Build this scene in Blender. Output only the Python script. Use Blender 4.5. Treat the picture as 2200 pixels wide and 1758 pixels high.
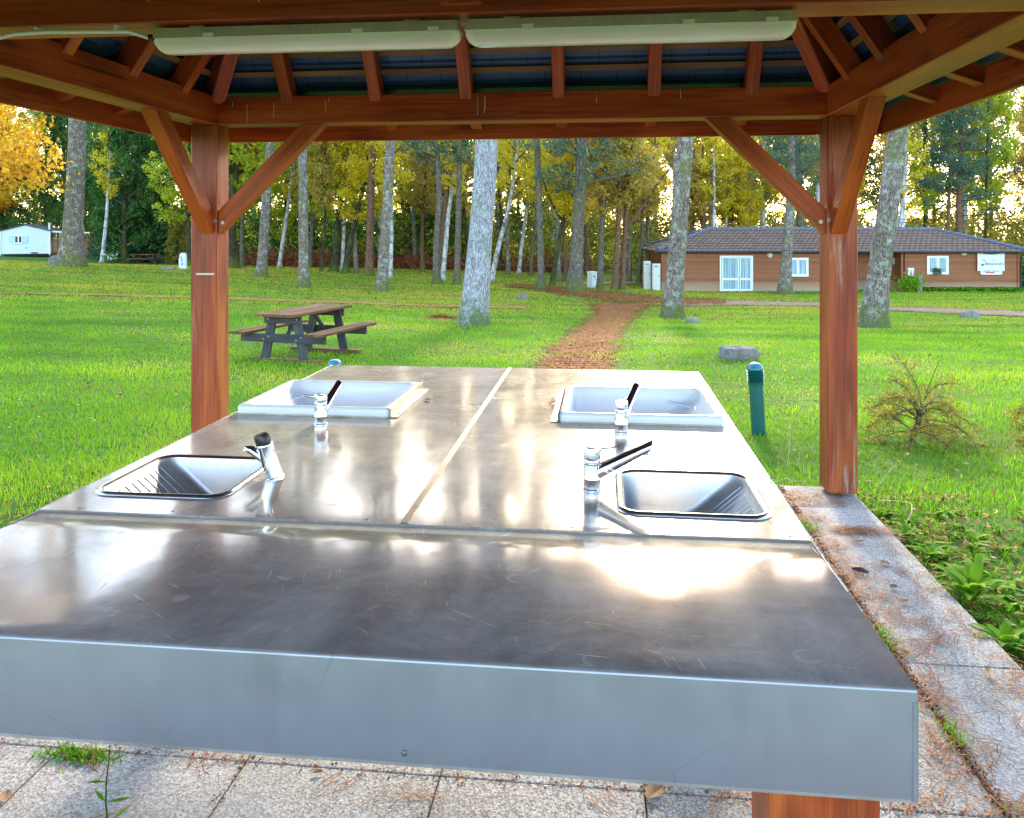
import bpy, bmesh, math, random
import numpy as np
from mathutils import Vector, Matrix, noise as mnoise
R = math.radians
rng = np.random.default_rng(7)
random.seed(7)
for o in list(bpy.data.objects): bpy.data.objects.remove(o)
SC = bpy.context.scene
COL = SC.collection

# ---------------------------------------------------------------- camera numbers (pixels of the 2200 px wide photograph)
F, CX, HOR, EYE = 1760.0, 1100.0, 497.0, 1.53
YAW = math.atan(196.0/1760.0)
cs, sn = math.cos(YAW), math.sin(YAW)
def W(L, D):            # metres right / ahead of the photographer -> world x, y
    return L*cs - D*sn, L*sn + D*cs
def at_depth(px, D):    # world x, y of a picture column at a distance
    return W((px-CX)/F*D, D)
def at_z(px, py, z):    # world x, y where the line of sight meets a level
    D = F*(EYE-z)/(py-HOR)
    return at_depth(px, D)

# ---------------------------------------------------------------- terrain
_ctl = [(1810,4.6,-.06),(2300,4.6,-.08),(0,4.5,-.08),(-500,4.5,-.06),(1100,2.5,-.05),(-800,2,-.03),(3000,2,-.03),(1629,7.1,-.23),(717,8.3,-.40),
 (660,12.7,-.55),(1585,12.4,-.43),(1015,20,-.77),(1444,26,-1.24),(1873,22,-1.07),(1235,44,-1.50),(1686,45,-1.87),(2190,46,-1.87),(1420,47,-1.90),
 (2600,46,-1.9),(1100,60,-1.42),(800,50,-1.12),(653,38,-1.02),(153,42,-.26),(50,70,-.62),(310,62,-1.0),(-400,50,-.2),(300,22,-.62),(60,12,-.35),
 (2150,14,-.55),(1800,80,-1.9),(1100,90,-1.5),(200,95,-.8),(2600,90,-2.0),(-600,90,-.5),(2800,20,-1.0),(-600,20,-.3)]
_P = np.array([at_depth(p,d) for p,d,z in _ctl]); _Z = np.array([z for _,_,z in _ctl])
def _phi(r): return np.sqrt(r*r+9.0)
_n = len(_P)
_A = _phi(np.linalg.norm(_P[:,None]-_P[None],axis=2)) + np.eye(_n)*-.6
_A = np.block([[_A, np.ones((_n,1))],[np.ones((1,_n)), np.zeros((1,1))]])
_wt = np.linalg.solve(_A, np.append(_Z,0.0))
def terrain(x, y):
    x = np.asarray(x,float); y = np.asarray(y,float)
    r = np.hypot(x,y); k = np.minimum(1.0, 110.0/np.maximum(r,1e-6))
    x2, y2 = x*k, y*k
    out = np.full(x.shape, _wt[-1])
    for i in range(_n): out = out + _wt[i]*_phi(np.hypot(x2-_P[i,0], y2-_P[i,1]))
    return out
def gz(x, y): return float(terrain(np.array([x]),np.array([y]))[0])
_Ds = np.concatenate([np.arange(2.5,20,.05), np.arange(20,120,.15)])
def ground_at(px, py):
    L = (px-CX)/F*_Ds; X, Y = L*cs-_Ds*sn, L*sn+_Ds*cs
    zr = EYE - (py-HOR)/F*_Ds
    below = np.nonzero(zr < terrain(X,Y))[0]
    i = below[0] if len(below) else len(_Ds)-1
    return float(X[i]), float(Y[i]), gz(X[i],Y[i]), float(_Ds[i])
def pix(x, y, z):       # world -> picture (only used to thin the grass where paths run)
    D = -x*sn + y*cs; L = x*cs + y*sn
    return CX+F*L/D, HOR+F*(EYE-z)/D, D

# ---------------------------------------------------------------- object helpers
def tag(o, label=None, cat=None, group=None, kind=None):
    if label: o['label'] = label
    if cat: o['category'] = cat
    if group: o['group'] = group
    if kind: o['kind'] = kind
    return o
ROOTM = {}
def thing(name, label, cat, loc=(0,0,0), rz=0.0, group=None):
    o = bpy.data.objects.new(name, None); COL.objects.link(o)
    o.empty_display_size = .1
    o.location = loc; o.rotation_euler = (0,0,rz)
    ROOTM[o.name] = Matrix.Translation(loc) @ Matrix.Rotation(rz,4,'Z')
    return tag(o, label, cat, group)
def copy_tree(o, parent=None):
    c = o.copy(); COL.objects.link(c)
    if parent: c.parent = parent
    for ch in list(o.children): copy_tree(ch, c)
    return c

class MB:
    def __init__(s): s.V=[]; s.Fc=[]; s.U=[]
    def add(s, vs, fs, us=None):
        b = len(s.V); s.V += [tuple(v) for v in vs]
        for k,f in enumerate(fs):
            s.Fc.append([b+i for i in f]); s.U.append(us[k] if us else None)
        return s
    def beam(s, p0, p1, w, h, up=(0,0,1), taper=1.0):
        p0=Vector(p0); p1=Vector(p1); d=p1-p0; L=d.length; d.normalize()
        up=Vector(up)
        side=d.cross(up)
        if side.length<1e-4: side=d.cross(Vector((0,1,0)))
        side.normalize(); u=side.cross(d).normalized()
        vs=[]
        for p,k in ((p0,1.0),(p1,taper)):
            for a,b in ((-1,-1),(1,-1),(1,1),(-1,1)):
                vs.append(p+side*(a*w/2*k)+u*(b*h/2*k))
        fs=[[0,3,2,1],[4,5,6,7]]; r0=random.random()*40; r1=random.random()*40
        us=[[(r0+a,r1+b) for a,b in ((0,0),(0,h),(.02,h),(.02,0))]]*2
        for i in range(4):
            j=(i+1)%4; wd=w if i%2==0 else h
            fs.append([i,j,4+j,4+i]); o=r1+i*.61
            us.append([(r0,o),(r0,o+wd),(r0+L,o+wd),(r0+L,o)])
        return s.add(vs,fs,us)
    def box(s, c, size, rz=0.0):
        m=Matrix.Rotation(rz,3,'Z'); c=Vector(c)
        x=m@Vector((size[0]/2,0,0))
        return s.beam(c-x,c+x,size[1],size[2])
    def tube(s, pts, rad, n=8, cap=True, vs=1.0):
        pts=[Vector(p) for p in pts]; N=len(pts)
        if not hasattr(rad,'__len__'): rad=[rad]*N
        t=(pts[1]-pts[0]).normalized()
        a=t.orthogonal().normalized(); ring=[]; V=[]; ln=0; Ls=[]
        for i in range(N):
            if i==0: tt=(pts[1]-pts[0])
            elif i==N-1: tt=(pts[-1]-pts[-2])
            else: tt=(pts[i+1]-pts[i-1])
            tt.normalize(); a=(a-tt*a.dot(tt)); a.normalize(); b=tt.cross(a)
            if i: ln+=(pts[i]-pts[i-1]).length
            Ls.append(ln)
            for k in range(n):
                th=2*math.pi*k/n
                V.append(pts[i]+a*(math.cos(th)*rad[i])+b*(math.sin(th)*rad[i]))
        fs=[];us=[]
        for i in range(N-1):
            for k in range(n):
                k2=(k+1)%n
                fs.append([i*n+k,i*n+k2,(i+1)*n+k2,(i+1)*n+k])
                us.append([(Ls[i],k/n*vs),(Ls[i],(k+1)/n*vs),(Ls[i+1],(k+1)/n*vs),(Ls[i+1],k/n*vs)])
        if cap:
            fs.append(list(range(n))[::-1]); us.append([(0,0)]*n)
            fs.append([(N-1)*n+k for k in range(n)]); us.append([(0,0)]*n)
        return s.add(V,fs,us)
    def lathe(s, prof, n=20, mat=None, cap=True):
        mat=mat or Matrix.Identity(4); V=[];fs=[]
        for r,z in prof:
            for k in range(n):
                th=2*math.pi*k/n; V.append(mat@Vector((r*math.cos(th),r*math.sin(th),z)))
        for i in range(len(prof)-1):
            for k in range(n):
                k2=(k+1)%n; fs.append([i*n+k,i*n+k2,(i+1)*n+k2,(i+1)*n+k])
        if cap:
            if prof[0][0]>1e-4: fs.append(list(range(n))[::-1])
            if prof[-1][0]>1e-4: fs.append([(len(prof)-1)*n+k for k in range(n)])
        return s.add(V,fs)
    def loft(s, loops, cap0=False, cap1=False):
        n=len(loops[0]); V=[p for l in loops for p in l]; fs=[]
        for i in range(len(loops)-1):
            for k in range(n):
                k2=(k+1)%n; fs.append([i*n+k,i*n+k2,(i+1)*n+k2,(i+1)*n+k])
        if cap0: fs.append(list(range(n))[::-1])
        if cap1: fs.append([(len(loops)-1)*n+k for k in range(n)])
        return s.add(V,fs)
    def prism(s, poly, d):       # closed polygon of 3-D points, pushed along vector d
        n=len(poly); d=Vector(d); V=[Vector(p) for p in poly]+[Vector(p)+d for p in poly]
        fs=[list(range(n))[::-1],[n+k for k in range(n)]]
        for k in range(n): fs.append([k,(k+1)%n,n+(k+1)%n,n+k])
        return s.add(V,fs)
    def build(s, name, mat, parent=None, world=False, smooth=None, bevel=0, seg=1):
        V=s.V
        if world and parent is not None:
            m=ROOTM[parent.name].inverted(); V=[m@Vector(v) for v in V]
        me=bpy.data.meshes.new(name); me.from_pydata([tuple(v) for v in V],[],s.Fc)
        if any(u is not None for u in s.U):
            uv=me.uv_layers.new(name='UVMap'); k=0; arr=np.zeros(len(me.loops)*2,np.float32)
            for f,u in zip(s.Fc,s.U):
                for i in range(len(f)):
                    if u: arr[2*k],arr[2*k+1]=u[i]
                    k+=1
            uv.data.foreach_set('uv',arr)
        bm=bmesh.new(); bm.from_mesh(me); bmesh.ops.recalc_face_normals(bm,faces=bm.faces); bm.to_mesh(me); bm.free()
        if mat: me.materials.append(mat)
        o=bpy.data.objects.new(name,me); COL.objects.link(o)
        if parent is not None: o.parent=parent
        if smooth is not None:
            me.polygons.foreach_set('use_smooth',[True]*len(me.polygons)); me.set_sharp_from_angle(angle=R(smooth))
        if bevel:
            b=o.modifiers.new('bevel','BEVEL'); b.width=bevel; b.segments=seg; b.limit_method='ANGLE'; b.angle_limit=R(40)
        return o

def rrect(cx, cy, w, d, r, z, n=5):
    pts=[]
    for (sx,sy,a0) in ((1,1,0),(-1,1,90),(-1,-1,180),(1,-1,270)):
        for k in range(n+1):
            a=R(a0+90*k/n)
            pts.append(Vector((cx+sx*(w/2-r)+r*math.cos(a), cy+sy*(d/2-r)+r*math.sin(a), z)))
    return pts

def np_mesh(name, verts, faces4, rnd, mat, parent=None, tris=None):
    me=bpy.data.meshes.new(name); nv=len(verts); nq=0 if faces4 is None else len(faces4); ntri=0 if tris is None else len(tris)
    me.vertices.add(nv); me.vertices.foreach_set('co',np.ascontiguousarray(verts,np.float32).ravel())
    idx=[]; 
    if nq: idx.append(faces4.ravel())
    if ntri: idx.append(tris.ravel())
    idx=np.concatenate(idx).astype(np.int32)
    me.loops.add(len(idx)); me.loops.foreach_set('vertex_index',idx)
    st=np.concatenate([np.arange(nq)*4, nq*4+np.arange(ntri)*3]).astype(np.int32)
    me.polygons.add(nq+ntri); me.polygons.foreach_set('loop_start',st)
    me.update(calc_edges=True)
    if rnd is not None:
        a=me.attributes.new('rnd','FLOAT','POINT'); a.data.foreach_set('value',np.ascontiguousarray(rnd,np.float32))
    me.materials.append(mat)
    if parent is False: return me
    o=bpy.data.objects.new(name,me); COL.objects.link(o)
    if parent is not None: o.parent=parent
    return o
def obj_of(name, me, parent=None):
    o=bpy.data.objects.new(name,me); COL.objects.link(o)
    if parent is not None: o.parent=parent
    return o

def leaf_quads(P, L, Wd, droop=0.0, seed=0, flat=0.0):
    """diamond leaves at points P (n,3): lengths L, widths Wd; returns verts, faces"""
    g=np.random.default_rng(seed); n=len(P)
    d=g.normal(size=(n,3)); d[:,2]=d[:,2]*(1-flat)-droop; d/=np.linalg.norm(d,axis=1)[:,None]+1e-9
    q=g.normal(size=(n,3))
    if flat: q=q*(1-flat)+np.array([0,0,1.0])*flat*2; 
    s=np.cross(d,q); s/=np.linalg.norm(s,axis=1)[:,None]+1e-9
    nrm=np.cross(s,d)
    l=(L*(.6+.8*g.random(n)))[:,None] if np.ndim(L)==0 else L[:,None]
    w=(Wd*(.6+.8*g.random(n)))[:,None] if np.ndim(Wd)==0 else Wd[:,None]
    bow=nrm*l*.12*g.normal(size=(n,1))
    v=np.stack([P-d*l*.5, P+s*w*.5+bow, P+d*l*.5, P-s*w*.5+bow],axis=1).reshape(-1,3)
    f=np.arange(n*4).reshape(n,4)
    return v,f
# ---------------------------------------------------------------- materials
class NT:
    def __init__(s, name):
        s.m=bpy.data.materials.new(name); s.m.use_nodes=True; s.t=s.m.node_tree; s.t.nodes.clear()
        s.out=s.t.nodes.new('ShaderNodeOutputMaterial')
    def n(s, typ, ins=None, **props):
        nd=s.t.nodes.new('ShaderNode'+typ)
        for k,v in props.items(): setattr(nd,k,v)
        for k,v in (ins or {}).items(): s.set(nd.inputs[k],v)
        return nd
    def set(s, sock, v):
        if isinstance(v,bpy.types.NodeSocket): s.t.links.new(v,sock)
        elif isinstance(v,bpy.types.Node): s.t.links.new(v.outputs[0],sock)
        else:
            if sock.type=='RGBA' and len(v)==3: v=(*v,1)
            sock.default_value=v
    def coord(s, which='Object'): return s.n('TexCoord').outputs[which]
    def map(s, vec, scale=(1,1,1), loc=(0,0,0), rot=(0,0,0)):
        return s.n('Mapping',{'Vector':vec,'Scale':scale,'Location':loc,'Rotation':rot}).outputs[0]
    def noise(s, vec, scale=1.0, detail=4.0, rough=.55, dist=0.0, col=False):
        nd=s.n('TexNoise',{'Vector':vec,'Scale':scale,'Detail':detail,'Roughness':rough,'Distortion':dist})
        return nd.outputs[1 if col else 0]
    def voro(s, vec, scale=1.0, feature='F1', out='Distance', rand=1.0):
        nd=s.n('TexVoronoi',{'Vector':vec,'Scale':scale,'Randomness':rand},feature=feature); return nd.outputs[out]
    def ramp(s, fac, stops, interp='LINEAR'):
        nd=s.n('ValToRGB',{'Fac':fac}); cr=nd.color_ramp; cr.interpolation=interp
        while len(cr.elements)<len(stops): cr.elements.new(.5)
        for e,(p,c) in zip(cr.elements,stops):
            e.position=p; e.color=(*c,1) if hasattr(c,'__len__') else (c,c,c,1)
        return nd.outputs[0]
    def mix(s, fac, a, b, blend='MIX'):
        nd=s.n('Mix',data_type='RGBA',blend_type=blend); s.set(nd.inputs[0],fac); s.set(nd.inputs[6],a); s.set(nd.inputs[7],b); return nd.outputs[2]
    def math(s, op, a, b=0.0, clamp=False):
        nd=s.n('Math',operation=op,use_clamp=clamp); s.set(nd.inputs[0],a); s.set(nd.inputs[1],b); return nd.outputs[0]
    def attr(s, name): return s.n('Attribute',attribute_name=name).outputs['Fac']
    def bump(s, h, strength=.3, dist=.01): return s.n('Bump',{'Height':h,'Strength':strength,'Distance':dist}).outputs[0]
    def bsdf(s, **ins):
        b=s.n('BsdfPrincipled'); 
        for k,v in ins.items(): s.set(b.inputs[k.replace('_',' ')],v)
        return b
    def done(s, sh): s.t.links.new(sh.outputs[0] if isinstance(sh,bpy.types.Node) else sh, s.out.inputs[0]); return s.m

def plain(name, col, rough=.5, metal=0.0, var=.0, scale=8.0, **kw):
    t=NT(name)
    c=col
    if var:
        nz=t.noise(t.coord(),scale,5,.6)
        c=t.mix(t.ramp(nz,[(.3,0),(.7,1)]), tuple(x*(1-var) for x in col), tuple(min(1,x*(1+var)) for x in col))
    return t.done(t.bsdf(Base_Color=c,Roughness=rough,Metallic=metal,**kw))

def wood(name, dark, mid, light, rough=.5, wear=0.0, wearcol=(.35,.33,.30), knots=True, spec=.35, grime=0.0):
    t=NT(name); uv=t.coord('UV'); rnd=t.n('ObjectInfo').outputs['Random']
    wv=t.map(uv,(1.0,7.0,1)); big=t.noise(wv,1.1,3,.5,.6)
    ring=t.noise(t.map(uv,(2.2,75,1)),1.0,4,.6,.4)
    fine=t.noise(t.map(uv,(5,260,1)),1.0,2,.6)
    g=t.math('ADD',t.math('MULTIPLY',big,.55),t.math('ADD',t.math('MULTIPLY',ring,.33),t.math('MULTIPLY',fine,.12)))
    c=t.ramp(g,[(.38,dark),(.49,mid),(.61,light)])
    c=t.mix(t.math('MULTIPLY',rnd,.35),c,tuple(x*.7 for x in mid))
    if knots:
        k=t.voro(t.map(uv,(1.5,4.6,1)),1.0)
        kk=t.ramp(t.math('ADD',k,t.math('MULTIPLY',ring,.05)),[(.06,1),(.17,0)])
        c=t.mix(t.math('MULTIPLY',kk,.75),c,tuple(x*.30 for x in dark))
        halo=t.ramp(k,[(.05,1),(.26,0)]); c=t.mix(t.math('MULTIPLY',halo,.35),c,tuple(x*.6 for x in mid))
    if knots:
        ck=t.noise(t.map(uv,(1.1,46,1),loc=(3,7,0)),1.0,3,.5,.1); cg=t.noise(t.map(uv,(.8,4,1),loc=(9,2,0)),1.0,2,.5)
        c=t.mix(t.math('MULTIPLY',t.math('MULTIPLY',t.ramp(ck,[(.64,0),(.68,1)]),t.ramp(cg,[(.48,0),(.56,1)])),.75),c,tuple(x*.22 for x in dark))
    if grime:
        gr=t.noise(t.map(uv,(.7,3,1)),1.3,4,.65); c=t.mix(t.math('MULTIPLY',t.ramp(gr,[(.45,0),(.7,1)]),grime),c,(.13,.11,.035))
    if wear:
        wn=t.noise(t.map(uv,(3.0,40,1)),1.0,5,.7); wl=t.noise(t.map(uv,(.9,5,1)),1.0,2,.5)
        wf=t.math('MULTIPLY',t.ramp(wn,[(.52,0),(.66,1)]),t.ramp(wl,[(.5,0),(.66,1)]))
        c=t.mix(t.math('MULTIPLY',wf,wear),c,wearcol)
    return t.done(t.bsdf(Base_Color=c,Roughness=t.ramp(ring,[(.3,rough-.1),(.7,rough+.12)]),Specular_IOR_Level=spec,Normal=t.bump(g,.35,.006)))

def leafmat(name, stops, transl=.5, rough=.55, gloss=.25, tint=None):
    t=NT(name); r=t.attr('rnd'); c=t.ramp(r,stops)
    b=t.bsdf(Base_Color=c,Roughness=rough,Specular_IOR_Level=gloss)
    tc=t.mix(.55,c,tint or c,'MIX') if tint else c
    tr=t.n('BsdfTranslucent',{'Color':tc})
    return t.done(t.n('MixShader',{0:transl,1:b,2:tr}))

M={}
M['timber']=wood('stained_timber',(.15,.018,.005),(.41,.058,.012),(.58,.12,.022),.42,wear=.25)
M['timber_post']=wood('worn_post_timber',(.13,.018,.007),(.33,.052,.015),(.50,.125,.026),.45,wear=.9,wearcol=(.36,.30,.25),grime=.25)
M['timber_light']=wood('orange_brace_timber',(.18,.026,.006),(.42,.075,.014),(.58,.135,.026),.45)
M['batten']=wood('batten_timber',(.12,.05,.02),(.22,.10,.045),(.30,.15,.07),.6,knots=False)
M['picnic_top']=wood('picnic_plank',(.06,.026,.013),(.16,.07,.03),(.27,.13,.055),.75,wear=.2,spec=.12,wearcol=(.42,.32,.22))
M['picnic_frame']=wood('charcoal_plank',(.018,.018,.022),(.042,.042,.052),(.085,.08,.085),.6,wear=.45,wearcol=(.20,.08,.035))
M['sleeper']=wood('sleeper_wood',(.06,.03,.02),(.18,.07,.035),(.26,.12,.06),.7)
M['rail_wood']=wood('grey_brown_rail',(.06,.035,.02),(.13,.08,.05),(.2,.13,.08),.7)
M['deck_wood']=wood('deck_screen_wood',(.12,.05,.03),(.24,.11,.06),(.34,.18,.10),.65)
# slate seen from below
t=NT('slate_underside'); uv=t.coord('Object')
nz=t.noise(uv,3,5,.6); c=t.ramp(nz,[(.3,(.014,.045,.14)),(.7,(.035,.095,.27))])
br=t.n('TexBrick',{'Vector':t.map(uv,(1,1,0)),'Scale':1.0,'Color1':(1,1,1,1),'Color2':(.8,.8,.8,1),'Mortar':(.1,.1,.1,1),'Mortar Size':.004,'Brick Width':.215,'Row Height':.068})
c=t.mix(.8,c,br.outputs[0],'MULTIPLY')
M['slate']=t.done(t.bsdf(Base_Color=c,Roughness=.4,Normal=t.bump(nz,.3,.01)))
# brushed stainless sheet
def steel(name, r0, r1, col, rough_mix=.5, wob=.35, scr=True, film=0.0, streak=False, var=.66, fcol=((.40,.36,.345),(.56,.52,.50))):
    t=NT(name); ob=t.coord('Object')
    cloud=t.noise(t.map(ob,(1.4,1.4,1.4)),2.2,6,.62,.4)
    smear=t.noise(t.map(ob,(14,1.6,5),rot=(0,0,.5)),1.3,6,.7,.5)
    sm2=t.noise(t.map(ob,(3,18,3),rot=(0,0,-.35)),1.2,5,.7,.3)
    f=t.math('ADD',t.math('MULTIPLY',cloud,.5),t.math('ADD',t.math('MULTIPLY',smear,.28),t.math('MULTIPLY',sm2,.22)))
    rough=t.n('MapRange',{'Value':f,1:.34,2:.68,3:r0,4:r1}).outputs[0]
    c=t.mix(t.ramp(f,[(.36,0),(.62,1)]),tuple(x*var for x in col),col)
    wv=t.noise(t.map(ob,(2.2,1.5,2)),1.6,2,.5)
    nrm=t.bump(wv,wob,.004)
    if scr:
        bits=[]
        for k,(ang,sc,th) in enumerate(((.6,9.0,.006),(-.9,8.1,.005),(1.35,11.3,.005),(.1,7.7,.004))):
            v=t.map(t.map(ob,(1,1,1),rot=(0,0,ang),loc=(k*3.1,k*1.7,0)),(sc*1.1,sc*34,1))
            d=t.noise(v,1.0,1.5,.5,.15)
            gate=t.ramp(t.noise(t.map(ob,(1,1,1),loc=(k*5,2,1)),7,3,.6),[(.48,0),(.62,1)])
            bits.append(t.math('MULTIPLY',t.ramp(d,[(.68,0),(.735,1)]),gate))
        s=bits[0]
        for b in bits[1:]: s=t.math('MAXIMUM',s,b)
        c=t.mix(t.math('MULTIPLY',s,.45),c,(.80,.77,.72))
        rough=t.math('ADD',rough,t.math('MULTIPLY',s,.25))
        spot=t.voro(t.map(ob,(1,1,1)),16.0); sg=t.ramp(t.noise(ob,31,2,.5),[(.60,0),(.64,1)])
        sp=t.math('MULTIPLY',t.ramp(spot,[(.05,1),(.085,0)]),sg)
        c=t.mix(t.math('MULTIPLY',sp,.7),c,(.12,.11,.10))
        rg_=t.voro(t.map(ob,(1,1,1),loc=(2.3,.7,0)),7.0); rr_=t.math('MULTIPLY',t.ramp(rg_,[(.10,0),(.13,1),(.15,1),(.18,0)]),t.ramp(t.noise(ob,9,3,.6),[(.5,0),(.6,1)]))
        c=t.mix(t.math('MULTIPLY',rr_,.12),c,(.75,.72,.68)); rough=t.math('ADD',rough,t.math('MULTIPLY',rr_,.10))
        nrm=t.n('Bump',{'Height':s,'Strength':.05,'Distance':.001,'Normal':nrm}).outputs[0]
    a=t.bsdf(Base_Color=c,Metallic=1.0,Roughness=rough,Normal=nrm)
    if streak:
        sv_=t.noise(t.map(ob,(7,7,.35)),1.5,4,.6); sk_=t.noise(t.map(ob,(2,2,2),loc=(1,5,0)),1.3,3,.5)
        c=t.mix(t.math('MULTIPLY',t.math('MULTIPLY',t.ramp(sv_,[(.56,0),(.70,1)]),t.ramp(sk_,[(.45,0),(.62,1)])),.75),c,(.13,.12,.10))
        ds=t.voro(t.map(ob,(1,1,1.6),rot=(0,.7,0)),5.0,'DISTANCE_TO_EDGE'); gd=t.ramp(t.noise(ob,5,3,.6),[(.58,0),(.66,1)])
        c=t.mix(t.math('MULTIPLY',t.math('MULTIPLY',t.ramp(ds,[(.006,1),(.014,0)]),gd),.6),c,(.10,.10,.10))
    b=t.bsdf(Base_Color=c,Metallic=1.0,Roughness=t.math('ADD',rough,.14),Normal=nrm)
    s2=t.n('MixShader',{0:rough_mix,1:a,2:b})
    if film:
        d=t.n('BsdfDiffuse',{'Color':t.mix(t.ramp(f,[(.4,0),(.6,1)]),*fcol)})
        ff=t.n('MapRange',{'Value':t.noise(t.map(ob,(1,1,1),loc=(3,8,0)),3.1,6,.7,.5),1:.35,2:.65,3:film*(.6 if not streak else .9),4:film*(1.35 if not streak else 1.1)}).outputs[0]
        s2=t.n('MixShader',{0:ff,1:s2,2:d})
    return t.done(s2)
M['steel_top']=steel('scratched_stainless_top',.05,.14,(.49,.425,.37),.30,.30,film=.46)
M['steel_apron']=steel('stainless_apron',.26,.42,(.35,.36,.40),.5,.15,scr=False,film=.34,streak=True,var=.9,fcol=((.29,.28,.32),(.31,.30,.345)))  # same steel as the top; dimmer light on upright faces is in the colour
M['steel_sink']=steel('stainless_bowl',.30,.45,(.66,.67,.70),.4,.05,scr=False,film=.15)
M['steel_rim']=plain('polished_rim',(.66,.65,.64),.24,1.0)
M['chrome']=plain('chrome',(.84,.84,.86),.15,1.0)
M['black_plastic']=plain('black_plastic',(.012,.012,.014),.35)
M['ceramic']=plain('white_ceramic',(.70,.74,.82),.22,0,Specular_IOR_Level=.35)
M['alu']=plain('dull_aluminium',(.33,.30,.27),.42,1.0,.25,30)
M['screw']=plain('screw_metal',(.25,.24,.23),.4,1.0)
M['bolt']=plain('bolt_zinc',(.42,.40,.38),.45,.8,.3,90)
M['lamp_base']=plain('aged_lamp_housing',(.50,.42,.32),.5,0,.18,14)
t=NT('frosted_diffuser'); ob=t.coord('Object'); nz=t.noise(ob,6,4,.6)
M['lamp_cover']=t.done(t.bsdf(Base_Color=t.ramp(nz,[(.3,(.96,.80,.76)),(.7,(1.0,.86,.82))]),Roughness=.18,Coat_Weight=.5))
M['tube']=plain('lamp_tube',(.85,.85,.85),.3)
M['white_pvc']=plain('white_pvc',(.78,.78,.76),.35)
# exposed aggregate slab
t=NT('exposed_aggregate'); ob=t.coord('Object')
v=t.n('TexVoronoi',{'Vector':ob,'Scale':170.0}); pc=t.n('SeparateColor',{0:v.outputs['Color']}).outputs[0]
c=t.ramp(pc,[(0,(.16,.14,.12)),(.3,(.29,.26,.235)),(.6,(.42,.385,.35)),(.85,(.58,.54,.50)),(1,(.25,.16,.11))])
st=t.noise(ob,2.6,5,.65); c=t.mix(t.ramp(st,[(.42,.0),(.72,.55)]),c,(.15,.135,.10))
st2=t.noise(t.map(ob,(1,1,1),loc=(4,2,0)),1.1,4,.6); c=t.mix(t.ramp(st2,[(.5,0),(.75,.35)]),c,(.55,.53,.52))
M['slab']=t.done(t.bsdf(Base_Color=c,Roughness=.85,Normal=t.bump(v.outputs['Distance'],.45,.004)))
# ground under the grass
t=NT('lawn_soil'); ob=t.coord('Object')
a=t.noise(ob,.35,6,.65); b=t.noise(ob,3.0,6,.7); e=t.noise(ob,45,4,.7)
c=t.ramp(b,[(.3,(.045,.115,.012)),(.6,(.10,.20,.02)),(.8,(.16,.22,.03))])
c=t.mix(t.ramp(a,[(.48,0),(.68,.75)]),c,(.22,.19,.035))
c=t.mix(t.ramp(e,[(.5,0),(.75,.5)]),c,(.06,.05,.02))
M['lawn']=t.done(t.bsdf(Base_Color=c,Roughness=.9,Specular_IOR_Level=.1,Normal=t.bump(e,.6,.03)))
def dirt(name,c1,c2,c3,sc=9.0):
    t=NT(name); ob=t.coord('Object'); a=t.noise(ob,sc,6,.7); b=t.noise(ob,1.2,4,.6)
    c=t.ramp(a,[(.3,c1),(.5,c2),(.72,c3)]); c=t.mix(t.ramp(b,[(.4,0),(.75,.45)]),c,c1)
    e=t.math('ADD',t.attr('rnd'),t.math('MULTIPLY',t.math('SUBTRACT',t.noise(ob,2.4,6,.78),.5),2.3))
    return t.done(t.n('MixShader',{0:t.ramp(e,[(.20,0),(.56,1)]),1:t.n('BsdfTransparent'),2:t.bsdf(Base_Color=c,Roughness=.95,Specular_IOR_Level=.1,Normal=t.bump(a,.7,.03))}))
M['path']=dirt('leaf_strewn_earth',(.12,.036,.012),(.29,.10,.03),(.42,.19,.07))
M['road']=dirt('pink_gravel',(.26,.13,.08),(.44,.25,.17),(.56,.38,.29),30)
M['drypath']=dirt('dry_grass_line',(.24,.11,.03),(.44,.22,.06),(.55,.32,.11))
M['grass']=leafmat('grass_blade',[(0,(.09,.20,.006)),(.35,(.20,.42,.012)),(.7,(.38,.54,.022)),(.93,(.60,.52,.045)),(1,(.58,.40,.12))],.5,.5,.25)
M['weed']=leafmat('weed_leaf',[(0,(.05,.16,.010)),(.5,(.13,.33,.015)),(1,(.27,.46,.03))],.5,.65,.12)
M['litter']=leafmat('fallen_leaf',[(0,(.12,.035,.010)),(.4,(.32,.11,.025)),(.7,(.50,.22,.06)),(.9,(.58,.36,.16)),(1,(.66,.45,.06))],.2,.7,.2)
M['needle']=leafmat('pine_needle',[(0,(.14,.035,.012)),(.5,(.32,.10,.03)),(1,(.46,.19,.06))],.1,.6,.2)
M['leaf_gold']=leafmat('golden_leaf',[(0,(.45,.19,.015)),(.35,(.72,.38,.025)),(.7,(.88,.58,.04)),(1,(.68,.62,.06))],.55)
M['leaf_yellow']=leafmat('yellow_leaf',[(0,(.40,.40,.02)),(.4,(.72,.60,.03)),(.75,(.90,.70,.05)),(1,(.80,.45,.04))],.55)
M['leaf_lime']=leafmat('yellow_green_leaf',[(0,(.18,.28,.02)),(.5,(.50,.56,.035)),(1,(.78,.72,.06))],.55)
M['leaf_green']=leafmat('dark_green_leaf',[(0,(.02,.075,.018)),(.5,(.055,.155,.03)),(1,(.16,.25,.04))],.35)
M['leaf_blue']=leafmat('conifer_needle',[(0,(.010,.045,.035)),(.5,(.025,.085,.06)),(1,(.06,.14,.085))],.2)
M['leaf_pine']=leafmat('pine_crown_needle',[(0,(.04,.09,.055)),(.5,(.09,.17,.10)),(1,(.18,.25,.13))],.3)
M['leaf_birch']=leafmat('tan_birch_leaf',[(0,(.36,.25,.05)),(.5,(.62,.46,.09)),(1,(.78,.60,.13))],.5)
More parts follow.
